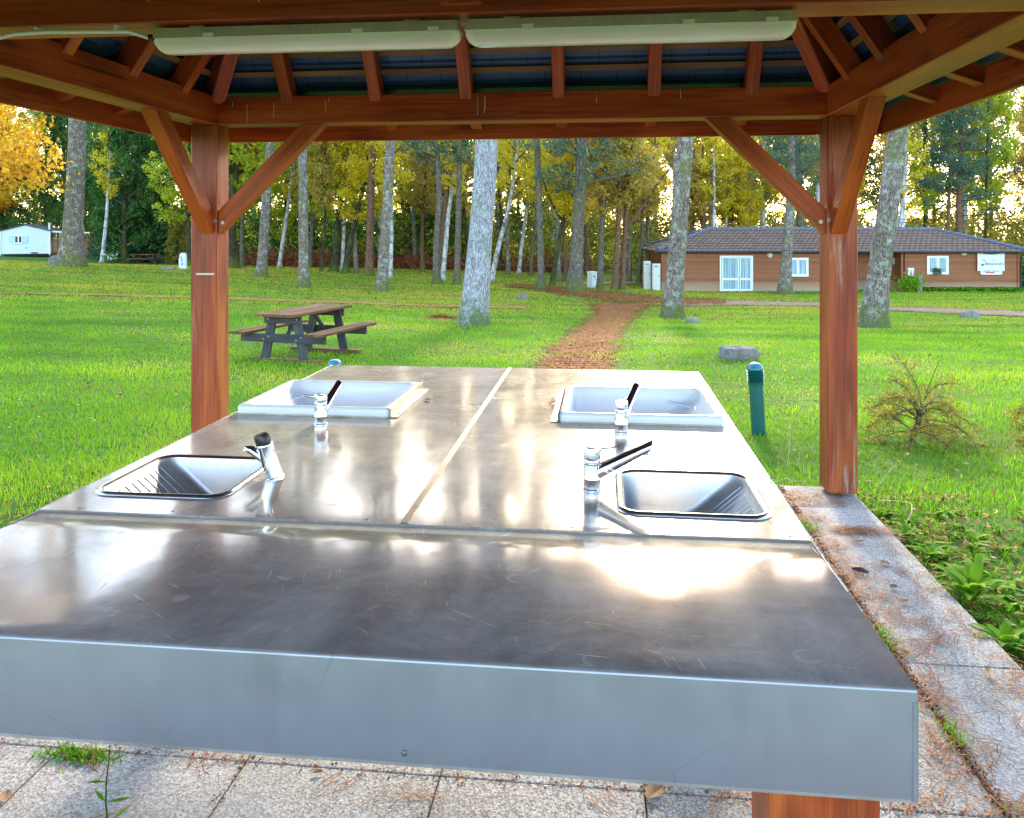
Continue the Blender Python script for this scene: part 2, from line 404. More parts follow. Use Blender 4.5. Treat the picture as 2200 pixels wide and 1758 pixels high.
M['bracken']=leafmat('rust_bracken',[(0,(.13,.03,.015)),(.6,(.30,.09,.035)),(1,(.42,.20,.07))],.3)
M['shrub_leaf']=leafmat('ochre_shrub_leaf',[(0,(.12,.17,.02)),(.5,(.30,.27,.035)),(1,(.44,.25,.04))],.4)
def bark(name, stops, lich=None, lf=(.5,.62), sc=10.0, moss=0.0, zs=.35, bumpd=.03, horiz=False):
    t=NT(name); ob=t.coord('Object')
    pl=t.voro(t.map(ob,(1,1,zs)),sc,'DISTANCE_TO_EDGE'); nz=t.noise(t.map(ob,(1,1,zs)),sc*.9,6,.65,.3)
    c=t.ramp(nz,stops); crack=t.ramp(pl,[(.0,1),(.14,0)])
    c=t.mix(t.math('MULTIPLY',crack,.8),c,tuple(x*.40 for x in stops[0][1]))
    if horiz:
        h=t.noise(t.map(ob,(1.5,1.5,14)),1.6,4,.7); c=t.mix(t.ramp(h,[(.56,0),(.62,1)]),c,(.03,.028,.026))
        h2=t.noise(ob,1.7,3,.6); c=t.mix(t.ramp(h2,[(.55,0),(.68,.8)]),c,(.06,.05,.04))
    if lich:
        l1=t.noise(ob,4.2,7,.72); l2=t.noise(ob,19,4,.7)
        lm=t.math('ADD',t.math('MULTIPLY',l1,.7),t.math('MULTIPLY',l2,.3))
        c=t.mix(t.ramp(lm,[(lf[0],0),(lf[1],.9)]),c,lich)
    if moss:
        mm=t.noise(t.map(ob,(1,1,.5)),2.4,5,.7); c=t.mix(t.math('MULTIPLY',t.ramp(mm,[(.5,0),(.62,1)]),moss),c,(.12,.16,.02))
    zb=t.math('ADD',t.n('SeparateXYZ',{0:ob}).outputs[2],t.math('MULTIPLY',t.math('SUBTRACT',t.noise(ob,3.3,6,.75),.5),-3.6))
    c=t.mix(t.ramp(zb,[(.0,.8 if moss else .35),(.75,0)]),c,(.10,.14,.018))
    return t.done(t.bsdf(Base_Color=c,Roughness=.9,Specular_IOR_Level=.15,Normal=t.bump(t.math('ADD',pl,nz),1.0,bumpd)))
M['bark_white']=bark('pale_lichen_bark',[(.32,(.20,.185,.195)),(.5,(.42,.40,.44)),(.68,(.62,.60,.65))],(.46,.54,.50),(.52,.62),24,.35,.3,.04)
M['bark_lichen']=bark('lichen_bark',[(.32,(.09,.07,.06)),(.5,(.24,.18,.15)),(.68,(.38,.31,.27))],(.44,.50,.42),(.51,.62),20,.5,zs=.28)
M['bark_pine']=bark('red_pine_bark',[(.3,(.09,.045,.03)),(.5,(.22,.115,.075)),(.7,(.34,.20,.14))],(.26,.26,.22),(.58,.70),16,.15,.28)
M['bark_grey']=bark('grey_brown_bark',[(.3,(.07,.055,.045)),(.5,(.17,.135,.11)),(.7,(.27,.22,.18))],(.33,.37,.30),(.53,.66),17,.35,.28)
M['bark_dark']=bark('mossy_dark_bark',[(.3,(.025,.022,.016)),(.5,(.065,.055,.035)),(.7,(.12,.10,.065))],(.22,.25,.16),(.56,.68),18,.7)
M['bark_birch']=bark('birch_bark',[(.3,(.40,.38,.36)),(.5,(.62,.60,.57)),(.7,(.74,.72,.69))],None,sc=4,horiz=True,bumpd=.005)
M['twig']=plain('twig_bark',(.075,.045,.03),.8,0,.3,30)
def stone(name,c1,c2,lich=(.35,.36,.33)):
    t=NT(name); ob=t.coord('Object'); a=t.noise(ob,6,7,.7); b=t.noise(ob,40,4,.7)
    c=t.ramp(a,[(.3,c1),(.65,c2)]); c=t.mix(t.ramp(b,[(.5,0),(.7,.6)]),c,lich)
    return t.done(t.bsdf(Base_Color=c,Roughness=.9,Normal=t.bump(t.math('ADD',a,b),.8,.03)))
M['stone']=stone('grey_granite',(.09,.08,.06),(.27,.25,.22),(.30,.31,.27))
M['stone_moss']=stone('mossy_granite',(.09,.10,.06),(.27,.27,.22),(.36,.40,.25))
M['teal']=plain('teal_paint',(.005,.10,.095),.35,0,.12,6,Coat_Weight=.2)
M['teal_cap']=plain('teal_cap_paint',(.008,.15,.21),.30,0,.1,6,Coat_Weight=.3)
M['bollard_glass']=plain('louvre_core',(.16,.22,.23),.3)
M['leaf_olive']=leafmat('olive_undergrowth_leaf',[(0,(.09,.12,.02)),(.5,(.28,.26,.04)),(1,(.55,.42,.07))],.45)
# cabin cladding
t=NT('timber_cladding'); ob=t.coord('Object'); z=t.n('SeparateXYZ',{0:ob}).outputs[2]
bd=t.math('FRACT',t.math('MULTIPLY',z,7.4)); line=t.ramp(bd,[(.0,1),(.07,0),(.95,0),(1,1)])
idn=t.n('TexWhiteNoise',{'W':t.math('FLOOR',t.math('MULTIPLY',z,7.4))},noise_dimensions='1D').outputs[0]
g=t.noise(t.map(ob,(1.2,1.2,30)),1.0,5,.65)
c=t.ramp(t.math('ADD',t.math('MULTIPLY',g,.75),t.math('MULTIPLY',idn,.25)),[(.3,(.18,.052,.017)),(.55,(.29,.092,.028)),(.8,(.37,.135,.045))])
wz=t.math('ADD',z,t.math('MULTIPLY',t.noise(t.map(ob,(.5,.5,2)),1.5,3,.6),.35))
c=t.mix(t.ramp(wz,[(.30,.65),(.85,0)]),c,(.50,.38,.26))
c=t.mix(t.math('MULTIPLY',line,.7),c,(.05,.02,.01))
M['cladding']=t.done(t.bsdf(Base_Color=c,Roughness=.6,Normal=t.bump(t.math('SUBTRACT',1.0,line),.5,.02)))
def tiles(name,c1,c2,c3):
    t=NT(name); uv=t.coord('UV')
    br=t.n('TexBrick',{'Vector':uv,'Scale':1.0,'Color1':(*c1,1),'Color2':(*c2,1),'Mortar':(.02,.017,.02,1),'Mortar Size':.028,'Brick Width':.30,'Row Height':.33,'Bias':.0})
    n=t.noise(t.map(uv,(1,1,1)),.5,5,.6); c=t.mix(t.ramp(n,[(.4,0),(.7,.5)]),br.outputs[0],c3)
    return t.done(t.bsdf(Base_Color=c,Roughness=.75,Specular_IOR_Level=.15))
M['rooftile']=tiles('brown_roof_tile',(.26,.145,.09),(.37,.23,.15),(.22,.15,.125))
M['ridge_tile']=plain('slate_blue_ridge_tile',(.12,.13,.17),.5,0,.3,6)
M['gutter']=plain('dark_gutter',(.035,.035,.045),.4)
M['upvc']=plain('white_window_frame',(.80,.80,.80),.3)
t=NT('curtained_pane'); ob=t.coord('Object'); wv=t.noise(t.map(ob,(9,9,.2)),1.4,3,.6)
M['pane']=t.done(t.bsdf(Base_Color=t.ramp(wv,[(.35,(.20,.32,.38)),(.65,(.45,.60,.66))]),Roughness=.08,Specular_IOR_Level=.6))
M['dark_pane']=plain('dark_pane',(.03,.035,.04),.08)
M['globe']=plain('cream_globe',(.72,.70,.55),.3)
M['banner']=plain('white_cloth',(.74,.78,.82),.8,0,.06,3)
M['ink_grey']=plain('grey_ink',(.18,.24,.28),.7)
M['ink_pale']=plain('pale_grey_ink',(.55,.60,.64),.7)
M['ink_blue']=plain('blue_ink',(.03,.28,.62),.7)
M['ink_green']=plain('green_ink',(.05,.30,.06),.7)
M['ink_red']=plain('red_ink',(.62,.10,.08),.7)
M['paper']=plain('notice_paper',(.72,.75,.80),.7)
M['cabinet']=plain('cream_metal',(.62,.61,.55),.4,0,.06,5)
M['mh_wall']=plain('pale_blue_siding',(.62,.72,.80),.45)
t=NT('mobile_home_siding'); ob=t.coord('Object'); z=t.n('SeparateXYZ',{0:ob}).outputs[2]
bd=t.math('FRACT',t.math('MULTIPLY',z,7.0)); c=t.mix(t.ramp(bd,[(0,1),(.12,0)]),(.68,.76,.82),(.42,.52,.60))
M['mh_siding']=t.done(t.bsdf(Base_Color=c,Roughness=.4,Normal=t.bump(bd,.4,.02)))
M['mh_trim']=plain('navy_trim',(.03,.045,.09),.4)
M['shutter']=plain('pale_aqua_shutter',(.42,.66,.76),.5)
M['chassis_dark']=plain('dark_chassis',(.02,.02,.022),.8)  # one even near-black for the mobile home chassis
M['soil']=plain('potting_soil',(.05,.03,.02),.9)
M['petal']=plain('red_petal',(.45,.06,.06),.6)
M['marker']=plain('white_marker_stone',(.72,.75,.78),.6,0,.05,5)
M['feather']=plain('dark_feather',(.02,.018,.025),.45)
M['resin']=plain('pale_resin_run',(.62,.52,.40),.4)
M['grey_post']=wood('silvered_post',(.14,.13,.11),(.26,.25,.22),(.36,.35,.32),.8)
M['cable']=plain('pale_root_fibre',(.55,.50,.36),.7)
# ---------------------------------------------------------------- pavilion
PXL, PXR, PYB, PYF = -2.505, 1.375, 5.005, .155      # post centre lines
PW = .172; ZB, ZT = 2.20, 2.375                       # underside / top of the ring beam
FXL, FXR, FYB, FYF = -2.865, 1.765, 5.385, -.225      # eaves boards
pav = thing('timber_pavilion','open red-brown timber shelter with hipped slate roof standing over the steel wash table','pavilion',(-.565,2.58,0))
def P(name, mb, mat, bevel=.004, smooth=None, seg=1, parent=pav): return mb.build(name,M[mat],parent,world=(parent is pav),bevel=bevel,smooth=smooth,seg=seg)
posts=[]
for x in (PXL,PXR):
    for y in (PYB,PYF):
        z0=.012
        p=P('post',MB().beam((x,y,z0),(x,y,ZB),PW,PW,up=(0,1,0)),'timber_post',.006); posts.append(p)
        sh=MB().box((x,y,.006),(.10,.10,.012)); f=P('post_foot',sh,'bolt',0)
# ring beam and tie beam
P('side_beam',MB().beam((PXL,FYF+.33,(ZB+ZT)/2),(PXL,PYB+PW/2-.0005,(ZB+ZT)/2),PW,ZT-ZB),'timber')
P('side_beam',MB().beam((PXR,FYF+.33,(ZB+ZT)/2),(PXR,PYB+PW/2-.0005,(ZB+ZT)/2),PW,ZT-ZB),'timber')
for y in (PYB,PYF):
    P('end_beam',MB().beam((PXL+PW/2,y,(ZB+ZT)/2),(PXR-PW/2,y,(ZB+ZT)/2),PW-.003,ZT-ZB-.003),'timber')
P('tie_beam',MB().beam((PXL+PW/2,2.585,(ZB+ZT)/2+.004),(PXR-PW/2,2.585,(ZB+ZT)/2+.004),.17,ZT-ZB),'timber')
P('king_post',MB().beam((-.435,2.565,ZB+.028),(-.435,2.565,5.15),.13,.16,up=(0,1,0)),'timber')
# braces, cut square against post and beam
def brace(p0, p1, w, name='brace', mat='timber_light'):
    p0=Vector(p0); p1=Vector(p1)                      # along the centre line, foot then head
    d=(p1-p0); hz=Vector((d.x,d.y,0)).normalized(); t=.105
    k=t/math.sin(math.atan2(d.z,Vector((d.x,d.y)).length)) if True else t
    kz=t/abs(math.cos(math.atan2(d.z,Vector((d.x,d.y)).length)))
    side=hz.cross(Vector((0,0,1))).normalized()*w/2
    a=[p0+Vector((0,0,-kz/2)), p1+hz*(k/2), p1-hz*(k/2), p0+Vector((0,0,kz/2))]
    V=[q-side for q in a]+[q+side for q in a]; L=d.length; o=random.random()*30
    fs=[[0,1,2,3],[7,6,5,4],[0,4,5,1],[1,5,6,2],[2,6,7,3],[3,7,4,0]]
    us=[[(o,o),(o+L,o),(o+L,o+t),(o,o+t)],[(o,o+t+.3),(o+L,o+t+.3),(o+L,o+.3),(o,o+.3)],[(o,o+1),(o,o+1+w),(o+L,o+1+w),(o+L,o+1)],
        [(o,o+2),(o,o+2+w),(o+k,o+2+w),(o+k,o+2)],[(o+L,o+3),(o+L,o+3+w),(o,o+3+w),(o,o+3)],[(o,o+4),(o,o+4+w),(o+k,o+4+w),(o+k,o+4)]]
    b=P(name,MB().add(V,fs,us),mat,.003)
    return b
h=PW/2; ra=.615
for y in (PYB,):
    sy=-1 if y==PYB else 1
    for x in (PXL,PXR):
        sx=1 if x==PXL else -1
        b=brace((x+sx*h,y+sy*.022,ZB-ra),(x+sx*(h+ra),y+sy*.022,ZB),.085)
        bt=MB().lathe([(0,.004),(.012,.004),(.014,0),(.014,-.01)],10,Matrix.Translation((x+sx*(h+.03),y+sy*(.022+.0425),ZB-ra+.0))@Matrix.Rotation(R(90 if sy<0 else -90),4,'X'),cap=False)
        P('bolt',bt,'bolt',0,40)
        b=brace((x+sx*.02,y+sy*h,ZB-ra),(x+sx*.02,y+sy*(h+ra*.98),ZB),.088)
        P('bolt',MB().lathe([(0,.004),(.012,.004),(.014,0),(.014,-.01)],10,Matrix.Translation((x+sx*(.02+.044+.012),y+sy*h,ZB-ra+.01))@Matrix.Rotation(R(90 if sy<0 else -90),4,'X'),cap=False),'bolt',0,40)
# steep hipped roof, shallower sprocketed eaves
T=1.5; ca=1/math.sqrt(1+T*T)
IXL,IXR,IYB,IYF=PXL+h,PXR-h,PYB-h,PYF+h
xm=(IXL+IXR)/2; half=(IXR-IXL)/2
RH=.105; vh=RH/ca
def under(d): return 2.335+T*d
zap=under(half); yB,yF=IYB-half,IYF+half
def rafter(pa, pb):                                   # pa on the inner beam face at rafter underside, pb at top (undersides)
    pa=Vector(pa); pb=Vector(pb); off=Vector((0,0,vh/2))
    d=(pb-pa); d.normalize(); q=pa-d*.16
    P('rafter',MB().beam(q+off,pb+off,.074,RH),'timber')
def sprocket(pa, out, L=.40):
    out=Vector(out); a=Vector(pa); b=a+out*L; b.z-=.37*L
    P('sprocket',MB().beam(a,b,.074,.075),'timber',.003)
xs=[-.83+.565*k for k in range(-2,4)]
for x in xs:
    dmax=half-abs(x-xm); rafter((x,IYB,under(0)),(x,IYB-dmax,under(dmax)))
    sprocket((x,PYB+.01,2.372),(0,1,0),.36)
    rafter((x,IYF,under(0)),(x,IYF+dmax,under(dmax))); sprocket((x,PYF-.01,2.372),(0,-1,0),.36)
for k in range(9):
    y=4.53-.525*k
    if y<IYF+.12: break
    d=min(half-.02,IYB-y if IYB-y<half else (y-IYF if y-IYF<half else half-.02))
    rafter((IXL,y,under(0)),(IXL+d,y,under(d))); rafter((IXR,y,under(0)),(IXR-d,y,under(d)))
    sprocket((PXL-.01,y,2.372),(-1,0,0),.33); sprocket((PXR+.01,y,2.372),(1,0,0),.36)
for sx,xx in ((1,IXL),(-1,IXR)):
    for sy,yy,ya in ((-1,IYB,yB),(1,IYF,yF)):
        a=Vector((xx-sx*.03,yy-sy*.03,under(-.03))); b=Vector((xm,ya,zap))
        P('hip_rafter',MB().beam(a+Vector((0,0,vh/2)),b+Vector((0,0,vh/2)),.09,.16),'timber')
P('ridge_beam',MB().beam((xm,yF,zap+.10),(xm,yB,zap+.10),.08,.2),'timber')
# battens and slates (stepped slate courses on the steep slopes)
db=.068; nb=int((half+.1)/db)
def slope_pts(d, lift):                               # ring at distance d inside the inner beam face
    z=under(d)+vh+lift/ca
    return (IXL+d,IXR-d,IYB-d,IYF+d,z)
for i in range(nb):
    d=-.02+db*i
    if half-d<.06: break
    xl,xr,yb,yf,z=slope_pts(d,.012)
    bw,bh=.035,.022
    for a,b,up in (((xl,yb,z),(xr,yb,z),(0,1,1/T)),((xl,yf,z),(xr,yf,z),(0,-1,1/T)),((xl,yf,z),(xl,yb,z),(-1,0,1/T)),((xr,yf,z),(xr,yb,z),(1,0,1/T))):
        if i<8 or a[1]==b[1]==yb: P('batten',MB().beam(a,b,bw,bh,up=Vector(up)),'batten',0)
sl=MB()
zedge=2.30
def ring(e):                                          # eaves rings measured from the eaves board inwards
    return (FXL+e,FXR-e,FYB-e,FYF+e,zedge+.37*e)
xl,xr,yb,yf,z=ring(-.06); r0=[(xl,yf,z),(xr,yf,z),(xr,yb,z),(xl,yb,z)]
xl,xr,yb,yf,z=ring(.33); r1=[(xl,yf,z),(xr,yf,z),(xr,yb,z),(xl,yb,z)]
def slab2(A,B,nr):                                    # a thin layer between edges A (low) and B (high)
    A=[Vector(p) for p in A]; B=[Vector(p) for p in B]; n=Vector(nr)
    V=A+B+[p+n for p in A]+[p+n for p in B]
    sl.add(V,[[0,1,3,2],[4,6,7,5],[0,2,6,4],[1,5,7,3],[0,4,5,1],[2,3,7,6]])
up=(0,0,.02)
for i in range(4):
    j=(i+1)%4; slab2((r0[i],r0[j]),(r1[i],r1[j]),up)
xl,xr,yb,yf,z=slope_pts(-.075,.03); q0=[(xl,yf,z),(xr,yf,z),(xr,yb,z),(xl,yb,z)]
for i in range(4):
    j=(i+1)%4; slab2((r1[i],r1[j]),(q0[i],q0[j]),up)
prev=q0
for i in range(nb+2):
    d=-.075+db*(i+1)
    if d>half: d=half
    xl,xr,yb,yf,z=slope_pts(d,.026); nx=[(xl,yf,z),(xr,yf,z),(xr,yb,z),(xl,yb,z)]
    xl,xr,yb,yf,z=slope_pts(d,.036); nx2=[(xl,yf,z),(xr,yf,z),(xr,yb,z),(xl,yb,z)]
    for k in range(4):
        j=(k+1)%4; slab2((prev[k],prev[j]),(nx[k],nx[j]),(0,0,.034))
    prev=nx2
    if d>=half: break
P('slate_roof',sl,'slate',0)
rdg=MB().tube([(xm,yF-.1,zap+vh+.10),(xm,yB+.1,zap+vh+.10)],.06,10); P('roof_ridge',rdg,'slate',0,40)
# eaves boards
for a,b in (((FXL,FYB,2.215),(FXR,FYB,2.215)),((FXL,FYF,2.215),(FXR,FYF,2.215))):
    P('eaves_board',MB().beam(a,b,.028,.15),'timber',.002)
for x in (FXL+.0145,FXR-.0145):
    P('eaves_board',MB().beam((x,FYF+.015,2.216),(x,FYB-.015,2.216),.028,.15),'timber',.002)
# pale resin / dropping runs on the beams
g=random.Random(11)
for k in range(16):
    if k<10: x=g.uniform(IXL+.05,IXR-.1); y=IYB-.0012; z1=ZT-g.uniform(0,.05)
    else: x=g.uniform(IXL,.9); y=2.4988; z1=ZT-g.uniform(0,.06)
    L=g.uniform(.03,.12); zz=max(z1-L,ZB+.01)
    P('resin_run',MB().tube([(x,y,z1),(x+.003,y,(z1+zz)/2),(x+.001,y,zz)],[.0012,.0018,.0026],5),'resin',0)
P('label_residue',MB().box((PXL+.01,PYB-h-.0008,1.26),(.12,.0015,.012)),'resin',0)

# ---------------------------------------------------------------- lamps under the tie beam, cable conduit
def lamp(x0,x1,label,name='strip_lamp'):
    t=thing(name,label,'lamp',((x0+x1)/2,2.575,2.118),group='fluorescent strip lamps under the tie beam')
    L=x1-x0-.001
    def pr(z,w,inset,r=.02): return rrect(0,0,L-inset*2,w,r,z,4)
    MBb=MB().loft([pr(.074,.090,.006),pr(.052,.096,.002),pr(.044,.096,.002)],True,True)
    MBb.build('lamp_housing',M['lamp_base'],t,smooth=40)
    MB().loft([pr(.0425,.091,.004,.022),pr(.026,.089,.005,.03),pr(.010,.076,.014,.036),pr(.0,.052,.03,.025)],True,True).build('diffuser',M['lamp_cover'],t,smooth=50)
    for k in (-.3,.18,.42):
        MB().box((k*L,-.0505,.046),(.035,.004,.016)).build('clip',M['lamp_cover'],t)
    for k in (-.35,.35):
        MB().box((k*L,0,.078),(.05,.06,.012)).build('mounting_bracket',M['lamp_base'],t)
    return t
lamp(-1.475,-.447,'long white strip lamp with yellowed housing beside the white conduit, left of the pair')
lamp(-.437,.585,'long white strip lamp with yellowed housing towards the right post, right of the pair')
c=thing('cable_conduit','white plastic conduit clipped under the tie beam, running left from the lamps','conduit',(-1.48,2.52,2.18))
MB().tube([(0.0,.02,-.015),(-.06,0,.003),(-.35,-.005,.008),(-.46,-.005,.004),(-.56,-.008,-.018),(-.75,-.012,-.022),(-.93,-.02,-.012)],.0075,8).build('conduit_pipe',M['white_pvc'],c,smooth=60)
for x in (-.10,-.38): MB().box((x,0,.016),(.012,.02,.014)).build('clip',M['white_pvc'],c)
MB().tube([(.0,.02,-.015),(.03,.022,-.016)],.012,8).build('cable_gland',M['black_plastic'],c,smooth=60)

# ---------------------------------------------------------------- floor slab
sb=MB()
gx=[-2.62,-2.165,-1.595,-1.025,-.456,.113,1.045]; gy=[-.6,.55,1.12,1.69,2.265,2.84,3.41,3.98,4.55,5.10]
for i in range(len(gx)-1):
    for j in range(len(gy)-1):
        sb.beam((gx[i]+.002,(gy[j]+gy[j+1])/2,-.05),(gx[i+1]-.002,(gy[j]+gy[j+1])/2,-.05),gy[j+1]-gy[j]-.004,.10)
for y0,y1 in ((-.6,1.35),(1.35,3.05),(3.05,4.72),(4.72,5.10)):
    sb.beam((1.2575,y0+.003,-.054),(1.2575,y1-.003,-.054),.405,.10)
o=sb.build('concrete_slab',M['slab'],None,bevel=.003); tag(o,kind='structure')
o=MB().box((-.585,2.25,-.16),(4.05,5.66,.12)).build('slab_bed',M['soil']); tag(o,kind='structure')
# ---------------------------------------------------------------- wash table
TX0,TX1,TY0,TYS,TY1,TZ=-1.333,.443,1.218,1.807,3.925,.87
XS=-.447
tab=thing('wash_table','large scratched stainless steel wash table with deep apron on timber legs under the shelter','table',(-.445,2.57,0))
def Tp(name,mb,mat,smooth=None,bevel=0): return mb.build(name,M[mat],tab,world=True,smooth=smooth,bevel=bevel)
# front panel: one sheet bent over the front and hemmed below, very slightly crowned
FT=.0105
prof=[(TYS+.001,TZ-.006),(TYS-.003,TZ-.0045)]+[(y,TZ-.0045+(TYS-.003-y)*.0262) for y in (1.70,1.55,1.40,1.27)]
r=.006
for k in range(0,7):
    a=R(90*k/6); prof.append((TY0+r-r*math.sin(a),TZ+FT-r+r*math.cos(a)))
prof+=[(TY0,.79),(TY0+.001,.722),(TY0+.003,.716),(TY0+.03,.716)]
fp=MB(); n=len(prof); nx=9
for i in range(nx):
    x=TX0+(TX1-TX0)*i/(nx-1)
    for (y,z) in prof: fp.V.append((x,y,z))
for i in range(nx-1):
    for k in range(n-1): fp.Fc.append([i*n+k,(i+1)*n+k,(i+1)*n+k+1,i*n+k+1]); fp.U.append(None)
front=Tp('front_panel',fp,'steel_top',60)
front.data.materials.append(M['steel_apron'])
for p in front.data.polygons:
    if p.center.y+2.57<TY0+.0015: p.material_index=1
def panel(xa,xb,holes):
    ya,yb=TYS+.0015,TY1
    X=sorted({xa,xb,*[h[0] for h in holes],*[h[1] for h in holes]}); Y=sorted({ya,yb,*[h[2] for h in holes],*[h[3] for h in holes]})
    m=MB(); idx={}
    def v(x,y):
        if (x,y) not in idx: idx[(x,y)]=len(m.V); m.V.append((x,y,TZ))
        return idx[(x,y)]
    for i in range(len(X)-1):
        for j in range(len(Y)-1):
            cx,cy=(X[i]+X[i+1])/2,(Y[j]+Y[j+1])/2
            if any(h[0]<cx<h[1] and h[2]<cy<h[3] for h in holes): continue
            m.Fc.append([v(X[i],Y[j]),v(X[i+1],Y[j]),v(X[i+1],Y[j+1]),v(X[i],Y[j+1])]); m.U.append(None)
    b=len(m.V); m.V+=[(xa,ya,TZ),(xb,ya,TZ),(xb,ya+.0005,TZ-.02),(xa,ya+.0005,TZ-.02)]; m.Fc.append([b,b+1,b+2,b+3]); m.U.append(None)
    return m
SLX,SRX,SY,SW=-1.108,.212,2.102,.362
WL=(-1.316,-.750,2.825,3.345); WR=(-.152,.408,2.825,3.345)
hs=.161
Tp('rear_panel',panel(TX0,XS,[(SLX-hs,SLX+hs,SY-hs,SY+hs),(WL[0]+.02,WL[1]-.02,WL[2]+.02,WL[3]-.02)]),'steel_top')
Tp('rear_panel',panel(XS,TX1,[(SRX-hs,SRX+hs,SY-hs,SY+hs),(WR[0]+.02,WR[1]-.02,WR[2]+.02,WR[3]-.02)]),'steel_top')
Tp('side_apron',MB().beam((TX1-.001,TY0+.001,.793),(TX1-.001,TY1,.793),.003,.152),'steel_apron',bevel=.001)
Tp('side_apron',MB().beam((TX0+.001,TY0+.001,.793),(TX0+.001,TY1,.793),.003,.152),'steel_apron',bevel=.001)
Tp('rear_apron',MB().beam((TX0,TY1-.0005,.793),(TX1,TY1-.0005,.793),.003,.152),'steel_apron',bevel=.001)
Tp('top_edge',MB().tube([(TX1-.001,TY0+.006,TZ+.002),(TX1-.001,TYS,TZ-.006),(TX1-.001,TYS+.001,TZ-.003),(TX1-.001,TY1,TZ-.003)],.0036,8),'steel_rim',60)
Tp('top_edge',MB().tube([(TX0+.001,TY0+.006,TZ+.002),(TX0+.001,TYS,TZ-.006),(TX0+.001,TYS+.001,TZ-.003),(TX0+.001,TY1,TZ-.003)],.0036,8),'steel_rim',60)
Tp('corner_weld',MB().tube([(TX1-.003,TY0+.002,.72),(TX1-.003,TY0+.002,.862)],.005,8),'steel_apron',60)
Tp('seam_strip',MB().beam((XS,TYS+.002,TZ+.0016),(XS,TY1-.002,TZ+.0016),.017,.0026),'alu',bevel=.0008)
for x in [TX0+.09+.235*k for k in range(8)]:
    Tp('screw',MB().lathe([(0,.0012),(.0032,.0008),(.0038,0)],8,Matrix.Translation((x,TYS+.022,TZ)),cap=False),'screw',40)
for x,z in ((-.98,.742),(-.30,.737)):
    Tp('screw',MB().lathe([(0,.0018),(.004,.001),(.0048,0)],10,Matrix.Translation((x,TY0,z))@Matrix.Rotation(R(90),4,'X'),cap=False),'screw',40)
for x in (TX0+.113,.33):
    for y in (1.35,3.75):
        Tp('leg',MB().beam((x,y,.0),(x,y,.80),.16,.16,up=(0,1,0)),'timber_light',bevel=.005)
Tp('cross_bearer',MB().beam((TX0+.05,1.35,.835),(TX1-.05,1.35,.835),.10,.06),'timber')
Tp('cross_bearer',MB().beam((TX0+.05,3.75,.835),(TX1-.05,3.75,.835),.10,.06),'timber')

# ---------------------------------------------------------------- sinks
def steel_sink(cx, sgn, label):
    t=thing('steel_sink',label,'sink',(cx,SY,TZ),group='stainless sinks let into the wash table')
    def lp(w,d,r,z,ox=0): return rrect(ox,0,w,d,r,z,6)
    MB().loft([lp(SW,SW,.055,.0005),lp(SW-.004,SW-.004,.054,.0055),lp(SW-.014,SW-.014,.05,.008),lp(SW-.030,SW-.030,.046,.0065),lp(SW-.040,SW-.040,.042,.002)]).build('rim',M['steel_rim'],t,smooth=60)
    A=SW-.040
    # bowl: the outer side slopes in as a washboard
    def bl(shrink,slope,d,r,z):
        w=A-shrink-slope; return rrect(-sgn*slope/2,0,w,d,r,z,6)
    MB().loft([bl(0,0,A,.042,.002),bl(.006,.004,A-.006,.042,-.012),bl(.016,.085,A-.016,.045,-.085),bl(.03,.145,A-.03,.05,-.14),bl(.07,.150,A-.07,.05,-.16),bl(.12,.150,A-.13,.03,-.163)],False,True).build('bowl',M['steel_sink'],t,smooth=70)
    w=MB()
    for k in range(9):
        y=-A/2+.045+k*(A-.09)/8
        w.tube([(sgn*(A/2-.012),y,-.016),(sgn*(A/2-.085),y,-.080),(sgn*(A/2-.138),y,-.128)],[.002,.004,.003],6)
    w.build('washboard_ribs',M['steel_sink'],t,smooth=60)
    MB().lathe([(.0,-.158),(.014,-.159),(.020,-.157),(.022,-.162)],16,Matrix.Translation((-sgn*.07,0,0)),cap=False).build('drain',M['chrome'],t,smooth=50)
    return t
steel_sink(SLX,-1,'square stainless sink with ribbed washboard side beside the black-capped push tap')
steel_sink(SRX,1,'square stainless sink under the long angled spout of the mixer tap near the right edge')
